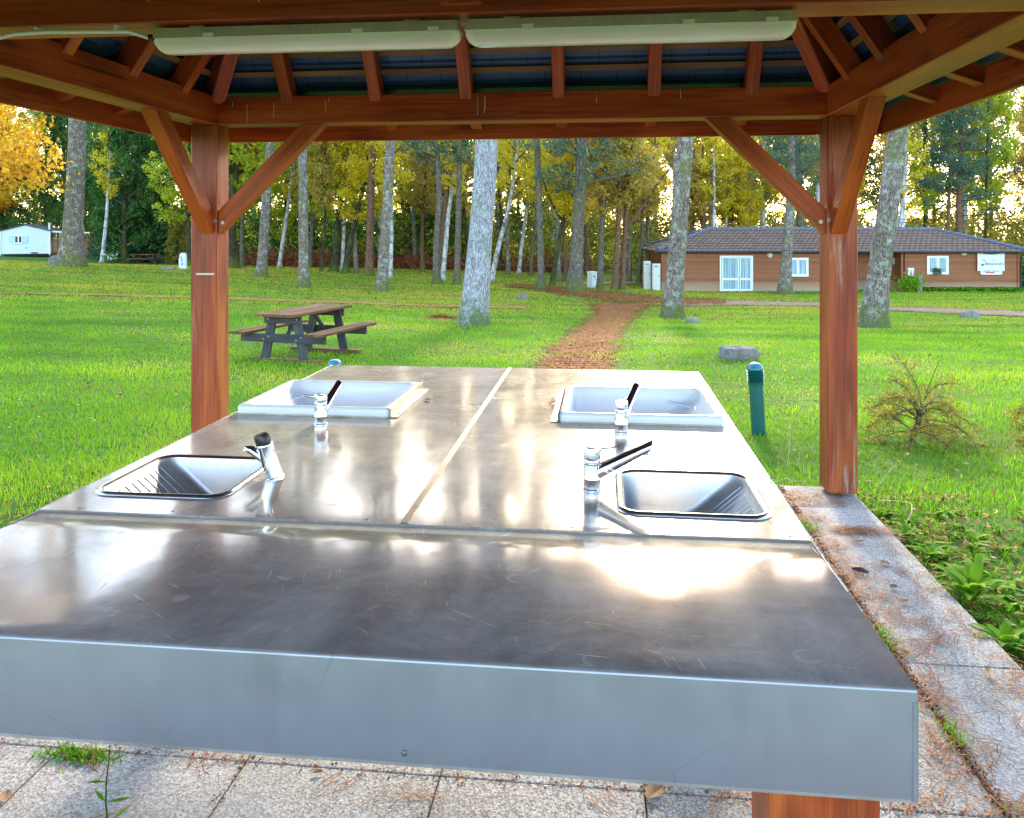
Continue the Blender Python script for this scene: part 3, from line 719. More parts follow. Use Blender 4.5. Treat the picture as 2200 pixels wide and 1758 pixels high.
def white_sink(x0,x1,y0,y1,sgn,label):       # sgn: side (x) of the sloping washboard
    w,d=x1-x0,y1-y0
    t=thing('ceramic_sink',label,'sink',((x0+x1)/2,(y0+y1)/2,TZ),group='white ceramic sinks on the wash table')
    H=.034
    def lp(w,d,r,z,ox=0,oy=0): return rrect(ox,oy,w,d,r,z,6)
    MB().loft([lp(w-.004,d-.004,.018,.0),lp(w,d,.02,.006),lp(w,d,.02,H-.010),lp(w-.006,d-.006,.02,H-.003),lp(w-.018,d-.018,.018,H),
               lp(w-.05,d-.05,.03,H-.001),lp(w-.062,d-.062,.034,H-.008),lp(w-.068,d-.068,.036,H-.03),
               lp(w-.068-.10,d-.085,.04,-.07,-sgn*.05),lp(w-.068-.24,d-.10,.05,-.165,-sgn*.11),lp(w-.34,d-.18,.05,-.185,-sgn*.11),lp(w-.45,d-.28,.03,-.187,-sgn*.11)],False,True).build('basin',M['ceramic'],t,smooth=60)
    # raised moulded ledge across the washboard slope
    MB().tube([(sgn*(w/2-.15),d/2-.052,-.015),(sgn*(w/2-.06),d/2-.14,-.02),(sgn*(w/2-.05),-.02,-.02),(sgn*(w/2-.06),-d/2+.08,-.02)],[.004,.006,.006,.003],8).build('soap_ledge',M['ceramic'],t,smooth=60)
    MB().lathe([(.0,-.180),(.018,-.181),(.024,-.179),(.026,-.186)],16,Matrix.Translation((-sgn*.11,0,0)),cap=False).build('drain',M['chrome'],t,smooth=50)
    # aluminium angle strip on the inner end, with screws
    e=-sgn*(w/2+.0035)
    an=MB().beam((e,-d/2+.0,.0185),(e,d/2,.0185),.003,.033)
    an.beam((e-sgn*.0135,-d/2,.0028),(e-sgn*.0135,d/2,.0028),.024,.0026); an.build('angle_strip',M['alu'],t,bevel=.0006)
    for k in (-.38,.0,.36):
        MB().lathe([(0,.0066),(.004,.006),(.005,.004)],8,Matrix.Translation((e-sgn*.015,k*d,0)),cap=False).build('screw',M['screw'],t,smooth=40)
    MB().beam((-w/2+.01,-d/2-.002,.003),(w/2-.01,-d/2-.002,.003),.005,.005).build('sealant',M['alu'],t)
    return t
white_sink(*WL,-1,'white ceramic sink on the steel table nearest the left post, behind a mixer tap')
white_sink(*WR,1,'white ceramic sink on the steel table nearest the right edge, with dried twigs beside it')

# ---------------------------------------------------------------- taps
def mixer(x,y,rot,label,lev,rise=.42,Ls=.15,h=.110):
    t=thing('mixer_tap',label,'tap',(x,y,TZ),group='single lever mixer taps')
    MB().lathe([(.0235,0),(.0235,.003),(.0215,.005),(.0215,.028),(.0218,.0285),(.0215,.029),(.0215,.066),(.0195,.068),(.0195,.071),(.0215,.0725),(.0215,.076),(.0205,.078)],28).build('tap_body',M['chrome'],t,smooth=40)
    MB().lathe([(.0215,.079),(.0222,.082),(.0222,h-.006),(.020,h-.001),(.014,h),(0,h)],28).build('lever_cap',M['chrome'],t,smooth=40)
    d=Vector((math.cos(rot),math.sin(rot),0)); a=Vector((0,0,.045))+d*.012; dr=(d+Vector((0,0,rise))).normalized()
    b=a+dr*Ls
    sp=MB(); side=dr.cross(Vector((0,0,1))).normalized(); upv=side.cross(dr).normalized(); loops=[]
    for s,w,hh in ((0,.0185,.0195),(.3,.0170,.0165),(.8,.0150,.0130),(1,.0145,.0120)):
        p=a+dr*Ls*s; l=[]
        for k in range(14):
            th=2*math.pi*k/14; q=p+side*(w*math.cos(th))+upv*(hh*math.sin(th))
            if s==1: q+=dr*(.010*(math.sin(th)))
            l.append(q)
        loops.append(l)
    sp.loft(loops,True,True).build('spout',M['chrome'],t,smooth=50)
    o=b-dr*.018
    MB().lathe([(.009,0),(.009,-.013),(.007,-.0135)],14,Matrix.Translation(o+Vector((0,0,-.004)))).build('aerator',M['chrome'],t,smooth=40)
    if lev is not None:
        l=Vector((math.cos(lev),math.sin(lev),.06)); p=Vector((0,0,h-.012))
        MB().tube([p+l*.018,p+l*.052,p+l*.066],[.0042,.0036,.0046],10).build('lever',M['chrome'],t,smooth=60)
    return t
mixer(-.028,2.105,R(3),'chrome mixer tap with long spout angled over the right stainless sink',R(22),.50,.155)
mixer(.059,2.712,R(68),'chrome mixer tap in front of the right white sink, spout pointing away',R(75),.62,.15,.104)
mixer(-.960,2.712,R(80),'chrome mixer tap in front of the left white sink, lever pointing left',R(172),.62,.13,.104)
t=thing('push_tap','leaning chrome push tap with black button beside the left stainless sink','tap',(-.872,2.108,TZ))
tm=Matrix.Rotation(R(-17),4,'Y')@Matrix.Rotation(R(4),4,'X')
MB().lathe([(.0245,-.006),(.0245,.004),(.0225,.006),(.0215,.05),(.0205,.088),(.0215,.090),(.0215,.094),(.0195,.097)],26,tm).build('tap_body',M['chrome'],t,smooth=40)
MB().lathe([(.0198,.096),(.0205,.098),(.0205,.120),(.018,.124),(0,.125)],26,tm).build('push_button',M['black_plastic'],t,smooth=40)
a=tm@Vector((0,0,.042)); 
MB().tube([a,a+Vector((-.028,-.004,.020)),a+Vector((-.052,-.007,.038)),a+Vector((-.060,-.008,.038)),a+Vector((-.063,-.008,.028))],[.0135,.0125,.0115,.0105,.009],14).build('spout',M['chrome'],t,smooth=60)

# small dry debris lying on the table
def litter_leaf(name,label,cat,loc,size,rz,mat,curl=.3,lobes=False,group=None):
    t=MB(); n=9; 
    pts=[]
    for i in range(n):
        u=i/(n-1); wdt=math.sin(math.pi*min(1,u*1.02))**.8*.32*(1+ (.28*math.sin(u*21) if lobes else 0))
        z=curl*(u-.5)**2; pts.append((u-.5,wdt,z))
    for i,(u,wv,z) in enumerate(pts): t.V+= [(u*size,-wv*size,(z+abs(wv)*curl)*size+.002),(u*size,0,z*size*.6+.002),(u*size,wv*size,(z+abs(wv)*curl)*size+.002)]
    for i in range(n-1):
        for k in (0,1): t.Fc.append([i*3+k,i*3+k+1,i*3+3+k+1,i*3+3+k]); t.U.append(None)
    o=t.build(name,M[mat]); o.location=loc; o.rotation_euler=(0,0,rz); return tag(o,label,cat,group)
M['dryleaf']=plain('dry_brown_leaf',(.30,.15,.055),.7,0,.3,40)
M['darkleaf']=plain('dark_dry_leaf',(.06,.035,.022),.7,0,.3,40)
x,y=at_z(1086,826,TZ); litter_leaf('dry_leaf','small dry brown leaf lying on the steel beside the centre strip','leaf',(x,y,TZ+.004),.02,.5,'darkleaf')
x,y=at_z(918,862,TZ); litter_leaf('dry_leaf','tiny curled dry leaf on the steel right of the left white sink','leaf',(x,y,TZ+.001),.035,2.6,'darkleaf')
x,y=at_z(1657,1033,TZ); litter_leaf('dry_leaf','brown leaf scrap on the table edge beside the right stainless sink','leaf',(x,y,TZ+.001),.018,1.0,'darkleaf')
x,y=at_z(1192,872,TZ)
g=random.Random(5); db=MB()
for k in range(60):
    p=Vector((g.gauss(0,.016),g.gauss(0,.032),g.uniform(.001,.016))); q=p+Vector((g.uniform(-.014,.014),g.uniform(-.016,.016),g.uniform(-.003,.006))); q.z=max(q.z,.001)
    db.tube([p,q],.0009,4)
o=db.build('dry_debris',M['dryleaf']); o.location=(x,y,TZ+.004); tag(o,'little heap of dry brown twigs and needles against the right white sink','debris')
# ---------------------------------------------------------------- picnic tables
def picnic(loc, rz, label, group=None):
    t=thing('picnic_table',label,'picnic table',loc,rz,group)
    Lh=.93
    for k in range(4):
        x=-.27+.18*k; MB().beam((x,-Lh,.735),(x,Lh,.735),.168,.042).build('tabletop_plank',M['picnic_top'],t,bevel=.004)
    for s in (-1,1):
        for k in (0,1):
            x=s*(.60+.155*k); MB().beam((x,-Lh,.445),(x,Lh,.445),.143,.042).build('bench_plank',M['picnic_top'],t,bevel=.004)
    for y in (-.63,.63):
        o=-1 if y<0 else 1
        MB().beam((-.33,y+o*.045,.66),(.33,y+o*.045,.66),.045,.14).build('top_bearer',M['picnic_frame'],t,bevel=.003)
        MB().beam((-.765,y+o*.046,.355),(.765,y+o*.046,.355),.046,.135).build('bench_bearer',M['picnic_frame'],t,bevel=.003)
        for s in (-1,1):
            MB().beam((s*.21,y,.705),(s*.37,y,-.06),.145,.044,up=(0,1,0)).build('leg',M['picnic_frame'],t,bevel=.003)
            MB().lathe([(0,.008),(.011,.006),(.013,0)],8,Matrix.Translation((s*.26,y+o*.069,.66))@Matrix.Rotation(R(-90*o),4,'X'),cap=False).build('bolt',M['bolt'],t)
            for dx in (-.045,.045):
                MB().lathe([(0,.008),(.010,.006),(.012,0)],8,Matrix.Translation((s*.295+dx,y+o*.07,.355+dx*.5))@Matrix.Rotation(R(-90*o),4,'X'),cap=False).build('bolt',M['bolt'],t)
        MB().beam((-.66,y,-.02),(.66,y,-.02),.12,.09).build('sleeper',M['sleeper'],t,bevel=.005)
        MB().beam((0,y-o*.02,.34),(0,y-o*.42,.70),.045,.05).build('diagonal_strut',M['picnic_frame'],t,bevel=.003)
    return t
x,y=W(-3.42,13.6); pz=gz(x,y)
picnic((x,y,pz+.03),YAW-.305,'weathered brown picnic table with charcoal frame on the grass behind the left post','picnic tables')
x,y,z,D=ground_at(312,570); picnic((x,y,z+.02),YAW+1.60,'small distant brown picnic table on the grass right of the thick lichened trunk','picnic tables')

# ---------------------------------------------------------------- bollard lamps
def bollard(loc,label,tilt):
    t=thing('bollard_lamp',label,'bollard light',loc,0,'teal bollard lights'); t.rotation_euler=(0,R(tilt),0)
    H=.615
    MB().lathe([(.060,-.08),(.060,.425),(.064,.427),(.066,.432),(.066,.452),(.060,.456),(.05,.457)],28).build('column',M['teal'],t,smooth=40)
    MB().lathe([(.043,.45),(.043,.565)],20).build('light_core',M['bollard_glass'],t,smooth=40)
    for k in range(6):
        z=.468+.0165*k; MB().lathe([(.046,z+.005),(.0735,z-.005),(.0745,z-.002),(.048,z+.009)],28,cap=False).build('louvre_ring',M['teal'],t,smooth=40)
    MB().lathe([(.05,.559),(.070,.560),(.0705,.566),(.067,.584),(.056,.602),(.038,.614),(.018,.620),(0,.6215)],28).build('dome_cap',M['teal_cap'],t,smooth=60)
    return t
x,y=at_depth(1630,7.05); bollard((x,y,gz(x,y)),'teal louvred bollard light standing on the grass right of the steel table',-3)
x,y=at_depth(719,8.2); z=gz(x,y); bollard((x,y,EYE-(772-HOR)/F*8.2-.62),'teal bollard light, only its blue dome showing above the far table edge',0)

# ---------------------------------------------------------------- stones
def rock(name,label,px,py,w,h,d,mat,seed,boxy=0.0,rz=0,group='stones on the lawn',D=None):
    if D is None: x,y,z,D=ground_at(px,py)
    else: x,y=at_depth(px,D); z=gz(x,y)
    bm=bmesh.new(); bmesh.ops.create_icosphere(bm,subdivisions=4,radius=1)
    for v in bm.verts:
        c=v.co.copy()
        if boxy:
            m=max(abs(c.x),abs(c.y),abs(c.z)); c=c.lerp(c/m*.9,boxy)
        n=mnoise.fractal(c*1.3+Vector((seed*7.1,seed*3,0)),.9,2,4)
        c*=1+.16*n
        v.co=Vector((c.x*w/2,c.y*d/2,max(c.z,-.6)*h*.75+h*.25))
    me=bpy.data.meshes.new(name); bm.to_mesh(me); bm.free(); me.materials.append(M[mat])
    me.polygons.foreach_set('use_smooth',[True]*len(me.polygons))
    o=bpy.data.objects.new(name,me); COL.objects.link(o); o.location=(x,y,z-.02); o.rotation_euler=(0,0,YAW+rz)
    return tag(o,label,'stone',group)
rock('stone_block','squared grey granite block on the lawn beyond the right bollard',1587,774,.63,.24,.36,'stone',1,.75,.08)
rock('boulder','rounded mossy boulder beside the pink track, right of the right post',2084,684,.62,.26,.45,'stone_moss',2,.1)
rock('boulder','low brown stone at the foot of the leaning trunk right of the path',1487,695,.46,.20,.4,'stone_moss',3,.2)
rock('boulder','small grey stone on the grass between the pale trunk and the path',1122,644,.48,.26,.4,'stone',4,.4)
rock('boulder','pale grey boulder left of the white marker stone',383,570,.62,.36,.5,'stone',5,.3)
rock('boulder','dark flat stone in the grass in front of the distant picnic table',361,580,.80,.20,.5,'stone_moss',6,.3)
rock('boulder','grey boulder half behind the thick lichened trunk on the left',120,567,.75,.55,.6,'stone',7,.4,D=43.5)
# little heap of pine litter
x,y,z,D=ground_at(945,686)
g=np.random.default_rng(4); n=900
p=np.stack([g.normal(0,.22,n),g.normal(0,.20,n),np.zeros(n)],1); p[:,2]=.11*np.exp(-(p[:,0]**2+p[:,1]**2)/.09)*g.random(n)+.01
v,f=leaf_quads(p,.12,.02,0,5,.3); o=np_mesh('needle_heap',v,f,np.repeat(g.random(n),4),M['needle']); o.location=(x,y,z); tag(o,'small heap of raked brown pine needles left of the pale trunk','needle heap')

# ---------------------------------------------------------------- white marker stone, stake, cabinet, fence
x,y,z,D=ground_at(393,578)
t=thing('marker_stone','white upright marker stone with blue writing beside the left post','marker',(x,y,z),YAW+R(-20))
MB().loft([rrect(0,0,.50,.22,.08,-.1,4),rrect(0,0,.50,.22,.09,.5,4),rrect(.02,0,.44,.20,.09,.78,4),rrect(.04,0,.30,.14,.06,.90,4)],True,True).build('stone_body',M['marker'],t,smooth=50)
wr=MB()
for (a,b,c,d) in ((-.14,.62,-.05,.70),(-.05,.70,.02,.60),(-.02,.50,.06,.56),(.0,.42,.06,.50),(.06,.50,.0,.56),(-.01,.22,.04,.36),(.04,.36,.09,.22),(.0,.27,.08,.27)):
    wr.beam((a,-.117,b),(c,-.117,d),.012,.035,up=(0,0,1))
wr.build('blue_writing',M['ink_blue'],t)
x,y,z,D=ground_at(278,557); t=thing('wooden_stake','thin bare wooden stake standing in front of the dark conifers','stake',(x,y,z))
MB().tube([(0,0,-.1),(.01,0,.45),(0,0,.88)],[.04,.038,.03],8).build('stake_pole',M['rail_wood'],t,smooth=60)
x,y=at_depth(1272,45.5); z=gz(x,y); t=thing('power_pedestal','grey and white service pedestal standing near the rail fence left of the cabin','pedestal',(x,y,z),YAW+R(38))
MB().beam((0,0,.0),(0,0,.86),.42,.36,up=(0,1,0)).build('cabinet_body',M['cabinet'],t,bevel=.01)
MB().beam((0,0,.86),(0,0,.90),.47,.41,up=(0,1,0)).build('cap',M['white_pvc'],t,bevel=.01)
MB().box((0,-.187,.45),(.34,.012,.70)).build('door_panel',M['white_pvc'],t); MB().box((.11,-.196,.5),(.03,.006,.08)).build('handle',M['black_plastic'],t)
MB().box((-.02,-.1955,.64),(.16,.004,.10)).build('sticker',M['ink_blue'],t)
x0,y0=at_depth(905,60.5); z0=gz(x0,y0)
t=thing('rail_fence','low brown timber rail fence along the far edge of the lawn','fence',(x0,y0,z0))
fx=[905,985,1055,1130,1205,1282,1345,1400]; pp=[]
for i,p in enumerate(fx):
    x,y=at_depth(p,60.5-i*.2); z=gz(x,y); pp.append(Vector((x,y,z)))
for p in pp: MB().beam(p-Vector((0,0,.1)),p+Vector((0,0,.58)),.13,.13,up=(0,1,0)).build('fence_post',M['rail_wood'],t,world=True)
for a,b in zip(pp,pp[1:]): MB().beam(a+Vector((0,0,.50)),b+Vector((0,0,.50)),.05,.11).build('fence_rail',M['rail_wood'],t,world=True)

# ---------------------------------------------------------------- cabin
cx0,cy0=W(8.68,47.2); CZ=-1.93
cab=thing('timber_cabin','long brown timber-clad cabin with hipped tiled roof at the right edge of the lawn','cabin',(cx0,cy0,CZ),YAW+R(-1.7))
CL,CD,CH=20.1,7.7,2.36
def C(name,mb,mat,parent=cab,**k): return mb.build(name,M[mat],parent,**k)
def px2x(p): return (p-1423)/(2189-1423)*CL
def wallbox(x0,x1,z0,z1,y=0,th=.16): return MB().beam((x0,y+th/2,(z0+z1)/2),(x1,y+th/2,(z0+z1)/2),th,z1-z0)
PX0,PX1=px2x(1838),px2x(1947)
C('front_wall',wallbox(0,PX0,0,CH),'cladding'); C('front_wall',wallbox(PX1,CL,0,CH),'cladding')
C('end_wall',MB().beam((.08,.1605,CH/2),(.08,CD,CH/2),.16,CH),'cladding'); C('end_wall',MB().beam((CL-.08,.1605,CH/2),(CL-.08,CD,CH/2),.16,CH),'cladding')
C('rear_wall',wallbox(.161,CL-.161,0,CH,CD-.161),'cladding')
C('porch_wall',wallbox(PX0,PX1,0,CH,1.3),'cladding'); C('porch_side',MB().beam((PX0-.06,.161,CH/2),(PX0-.06,1.3,CH/2),.12,CH),'cladding'); C('porch_side',MB().beam((PX1+.06,.161,CH/2),(PX1+.06,1.3,CH/2),.12,CH),'cladding')
for x in (-.02,CL+.02,PX1+.05,PX1-.16,PX0-.05): C('corner_board',MB().beam((x,-.03,0),(x,-.03,CH),.12,.06,up=(0,1,0)),'cladding')
C('plinth',wallbox(-.01,CL+.01,-.5,.02,.02,.1),'stone')
# roof in stepped tile courses
def hip_roof():
    o=.36; m=MB(); rz=CH+1.22
    E=[(-o,-o),(CL+o,-o),(CL+o,CD+o),(-o,CD+o)]; A=(3.45,CD/2); B=(CL-2.95,CD/2); ze=CH-.02
    tops=[(A,B),(B,B),(B,A),(A,A)]; nc=13
    for k in range(4):
        a,b=E[k],E[(k+1)%4]; ta,tb=tops[k]
        for i in range(nc):
            u0,u1=i/nc,(i+1)/nc
            def pt(e,t_,u,lift): return Vector((e[0]+(t_[0]-e[0])*u,e[1]+(t_[1]-e[1])*u,ze+(rz-ze)*u+lift))
            p=[pt(a,ta,u0,.035),pt(b,tb,u0,.035),pt(b,tb,u1,.006),pt(a,ta,u1,.006)]
            l0=(p[1]-p[0]).length; l1=(p[2]-p[3]).length; off=(l0-l1)/2; v0=i*.33
            xo=.0 if k%2==0 else .1
            m.add(p,[[0,1,2,3]],[[(u0*off*nc*0+i*off+xo,v0+.005),(i*off+l0+xo,v0+.005),(i*off+off+l1+xo,v0+.325),(i*off+off+xo,v0+.325)]])
            q=[pt(a,ta,u0,-.03),pt(b,tb,u0,-.03),p[1],p[0]]; m.add(q,[[0,1,2,3]],[[(.01,v0+.01)]*4])
    C('tiled_roof',m,'rooftile')
    C('soffit',MB().box((CL/2,CD/2,CH-.04),(CL+2*o-.02,CD+2*o-.02,.03)),'gutter')
    r=MB()
    for a,b in (((A[0],A[1],rz),(B[0],B[1],rz)),((E[0][0],E[0][1],ze+.04),(A[0],A[1],rz)),((E[1][0],E[1][1],ze+.04),(B[0],B[1],rz)),((E[2][0],E[2][1],ze+.04),(B[0],B[1],rz)),((E[3][0],E[3][1],ze+.04),(A[0],A[1],rz))):
        a,b=Vector(a),Vector(b); n=max(3,int((b-a).length/.40))
        for i in range(n):
            p,q=a.lerp(b,i/n),a.lerp(b,(i+1.06)/n); r.tube([p+Vector((0,0,.045)),q+Vector((0,0,.02))],[.125,.10],8)
    C('ridge_tiles',r,'ridge_tile',smooth=50)
    C('gutter',MB().tube([(-o,-o-.06,CH-.06),(CL+o,-o-.06,CH-.06)],.075,8),'gutter',smooth=60)
    C('gutter',MB().tube([(-o-.06,-o,CH-.06),(-o-.06,CD+o,CH-.06)],.075,8),'gutter',smooth=60)
    C('downpipe',MB().tube([(CL+.25,-o-.06,CH-.1),(CL+.12,-.10,CH-.35),(CL+.12,-.10,.05)],.045,8),'gutter',smooth=60)
hip_roof()
def window(x0,x1,z0,z1,panes,name='window',y=-.05,fw=.085):
    f=MB(); w=x1-x0; h=z1-z0
    for a,b in (((x0,y,z0+fw/2),(x1,y,z0+fw/2)),((x0,y,z1-fw/2),(x1,y,z1-fw/2))): f.beam(a,b,.09,fw)
    for x in (x0+fw/2,x1-fw/2): f.beam((x,y-.0015,z0+fw-.002),(x,y-.0015,z1-fw+.002),fw,.087,up=(0,1,0))
    fr=C(name,f,'upvc',bevel=.006)
    for (a,b,c,d) in panes:
        px0,px1,pz0,pz1=x0+a*w,x0+b*w,z0+c*h,z0+d*h; s=MB(); t_=.06
        for p,q in (((px0,y-.01,pz0+t_/2),(px1,y-.01,pz0+t_/2)),((px0,y-.01,pz1-t_/2),(px1,y-.01,pz1-t_/2))): s.beam(p,q,.06,t_)
        for xx in (px0+t_/2,px1-t_/2): s.beam((xx,y-.011,pz0+t_-.002),(xx,y-.011,pz1-t_+.002),t_,.058,up=(0,1,0))
        s.build('sash',M['upvc'],fr)
        MB().box(((px0+px1)/2,y+.01,(pz0+pz1)/2),(px1-px0-t_,.012,pz1-pz0-t_)).build('pane',M['pane'],fr)
    return fr
d=window(px2x(1547),px2x(1619),.0,2.06,[(.06,.58,.04,.345),(.06,.58,.345,.955),(.60,.95,.04,.345),(.60,.95,.345,.955)],'glazed_door')
MB().box((px2x(1588),-.13,.98),(.03,.05,.14)).build('handle',M['upvc'],d)
window(px2x(1693),px2x(1739),.86,1.94,[(.07,.49,.07,.93),(.51,.93,.07,.93)])
window(px2x(1994),px2x(2040),1.0,2.06,[(.07,.49,.07,.93),(.51,.93,.07,.93)])
wb=window(px2x(2108),px2x(2154),1.0,2.02,[(.07,.49,.07,.93),(.51,.93,.07,.93)])
wd=window(px2x(1848),px2x(1864),.05,2.0,[(.08,.92,.05,.42),(.08,.92,.42,.95)],'porch_door',y=1.25)
for p,z in ((1656,2.09),(2073,2.22)):
    w=C('wall_lamp',MB().lathe([(.0,.13),(.09,.115),(.15,.06),(.165,0),(.16,-.04)],20,Matrix.Translation((px2x(p),-.03,z))@Matrix.Rotation(R(90),4,'X')),'globe',smooth=60)
# banner on the cabin wall
bx0,bx1,bz0,bz1=px2x(2100.5),px2x(2158),1.20,2.24
ban=thing('wall_banner','white cloth banner reading limousin hung on the cabin wall near its right end','banner',(cx0,cy0,CZ),YAW+R(-1.7))
m=MB(); nx,nz=18,10; g=random.Random(2)
for k in (0,1):
    for j in range(nz+1):
        for i in range(nx+1):
            u,v=i/nx,j/nz
            sag=.10*math.sin(math.pi*u)*v*v-.03*math.sin(math.pi*u)*(1-v)
            m.V.append((bx0+(bx1-bx0)*u,-.135-.012*math.sin(u*9+v*5)-.008*math.sin(u*21-v*7)+k*.006,bz0+(bz1-bz0)*v-sag))
off=(nx+1)*(nz+1)
for j in range(nz):
    for i in range(nx):
        a=j*(nx+1)+i
        m.Fc+= [[a,a+1,a+nx+2,a+nx+1],[off+a,off+a+nx+1,off+a+nx+2,off+a+1]]; m.U+=[None,None]
for i in range(nx):
    m.Fc+=[[i,off+i,off+i+1,i+1],[nz*(nx+1)+i,nz*(nx+1)+i+1,off+nz*(nx+1)+i+1,off+nz*(nx+1)+i]]; m.U+=[None,None]
for j in range(nz):
    a=j*(nx+1); b=a+nx; m.Fc+=[[a,a+nx+1,off+a+nx+1,off+a],[b,off+b,off+b+nx+1,b+nx+1]]; m.U+=[None,None]
m.build('banner_cloth',M['banner'],ban,smooth=60)
def lettering(text,size,x,z,y,mat,parent,name='lettering',shear=0.0):
    cu=bpy.data.curves.new(name,'FONT'); cu.body=text; cu.size=size; cu.extrude=.004; cu.shear=shear; cu.align_x='LEFT'
    o=bpy.data.objects.new(name,cu); COL.objects.link(o); dg=bpy.context.evaluated_depsgraph_get()
    me=bpy.data.meshes.new_from_object(o.evaluated_get(dg)); bpy.data.objects.remove(o)
    me.materials.clear(); me.materials.append(M[mat]); n=obj_of(name,me,parent); n.location=(x,y,z); n.rotation_euler=(R(90),0,0); return n
bw=bx1-bx0
lettering('limousin',.31,bx0+bw*.27,bz0+.33,-.162,'ink_grey',ban)
lettering('camping',.15,bx0+bw*.42,bz0+.56,-.162,'ink_pale',ban)
MB().prism([(bx0+bw*.11,-.164,bz0+.30),(bx0+bw*.21,-.164,bz0+.28),(bx0+bw*.25,-.164,bz0+.36),(bx0+bw*.20,-.164,bz0+.44),(bx0+bw*.13,-.164,bz0+.40)],(0,.006,0)).build('green_emblem',M['ink_green'],ban)
MB().prism([(bx0+bw*.16,-.164,bz0+.56),(bx0+bw*.22,-.164,bz0+.66),(bx0+bw*.30,-.164,bz0+.60),(bx0+bw*.27,-.164,bz0+.55),(bx0+bw*.22,-.164,bz0+.60)],(0,.006,0)).build('blue_emblem',M['ink_blue'],ban)
t=thing('window_sign','white board with a red stripe in the window below the cloth banner','sign',(cx0,cy0,CZ),YAW+R(-1.7))
MB().box(((bx0+bx1)/2,-.105,1.075),(1.02,.012,.17)).build('board',M['paper'],t); MB().box(((bx0+bx1)/2-.05,-.114,1.11),(.5,.006,.085)).build('red_stripe',M['ink_red'],t)
# notices in the porch
nt=[(1913,1924,2.02,.22,'small white notice pinned highest in the cabin porch'),(1914,1929,1.72,.34,'printed notice left of the porch row, below the highest sheet'),(1931,1943,1.70,.36,'printed notice with dark picture at the right of the porch row'),
    (1910,1921,1.37,.24,'white notice sheet under the left porch notice'),(1936,1944,1.40,.20,'small notice under the right porch notice'),(1910,1917,1.05,.30,'lowest white notice sheet in the cabin porch')]
g=random.Random(8)
for a,b,z,h,lab in nt:
    s=1.035; x0,x1=px2x(a)+.33,px2x(b)+.33
    t=thing('notice_sheet',lab,'notice',(cx0,cy0,CZ),YAW+R(-1.7),'notices in the cabin porch')
    MB().box(((x0+x1)/2,1.29,z),(x1-x0,.008,h)).build('paper',M['paper'],t)
    l=MB()
    for k in range(4): l.box(((x0+x1)/2-.01*k,1.284,z+h*.32-k*h*.18),((x1-x0)*(.75-.12*(k%2)),.003,h*.06))
    l.build('print_lines',M['ink_grey'],t)
t=thing('notice_sheet','framed notice on the cabin wall between the porch and the flower window','notice',(cx0,cy0,CZ),YAW+R(-1.7))
xa,xb=px2x(1953.6),px2x(1967); MB().box(((xa+xb)/2,-.02,1.13),(xb-xa,.02,.46)).build('frame',M['upvc'],t); MB().box(((xa+xb)/2,-.035,1.13),(xb-xa-.08,.008,.38)).build('paper',M['paper'],t)
MB().box(((xa+xb)/2+.02,-.041,1.15),(.14,.003,.12)).build('print_block',M['ink_pale'],t)
def cabpt(p,yoff,z=0):
    m=ROOTM[cab.name]; return m@Vector((px2x(p),yoff,z))
q=cabpt(1963,-.9); q.z=gz(q.x,q.y); t=thing('tap_post','silvered wooden post with a yellow tag in front of the cabin notice','post',q,YAW)
MB().beam((0,0,-.1),(0,0,.92),.24,.20,up=(0,1,0)).build('post_shaft',M['grey_post'],t,bevel=.01); MB().beam((.0,0,.92),(0,0,.97),.28,.24,up=(0,1,0)).build('post_cap',M['grey_post'],t,bevel=.01); MB().box((.02,-.105,.5),(.10,.01,.14)).build('tag_plate',M['leaf_yellow'],t)
t=thing('flower_box','dark flower box with a small red-flowered plant on the cabin window sill','planter',tuple(cabpt(2014,-.17,1.02)),YAW+R(-1.7))
MB().beam((-.22,0,.07),(.22,0,.07),.14,.14).build('trough',M['gutter'],t,bevel=.01)
g=np.random.default_rng(2); n=260; p=g.normal(0,1,(n,3))*np.array([.14,.05,.08])+np.array([0,0,.22])
v,f=leaf_quads(p,.07,.045,0,3); np_mesh('plant',v,f,np.repeat(g.random(n),4),M['leaf_green'],t)
n=14; p=g.normal(0,1,(n,3))*np.array([.14,.05,.05])+np.array([0,-.03,.30]); v,f=leaf_quads(p,.06,.06,0,4); np_mesh('blossoms',v,f,np.repeat(g.random(n),4),M['petal'],t)
for dx,lab,w,h,dy in ((-.98,'tall cream service cabinet against the left end of the cabin',.44,1.56,-.35),(-1.42,'narrower cream cabinet behind the tall one at the left end of the cabin',.40,1.66,.25)):
    q=ROOTM[cab.name]@Vector((dx+.55,dy,0)); q.z=gz(q.x,q.y)-.02
    t=thing('service_cabinet',lab,'cabinet',q,YAW+R(-1.7),'cream cabinets at the cabin end')
    MB().beam((0,0,0),(0,0,h),w,.38,up=(0,1,0)).build('cabinet_body',M['cabinet'],t,bevel=.012)
    MB().box((0,-.196,h*.5),(w-.06,.012,h-.1)).build('door_panel',M['cabinet'],t,bevel=.004)
    MB().box((w*.32,-.206,h*.55),(.03,.012,.12)).build('handle',M['black_plastic'],t)
    MB().box((-.02,-.204,h*.9),(w*.5,.006,.05)).build('vent',M['gutter'],t)

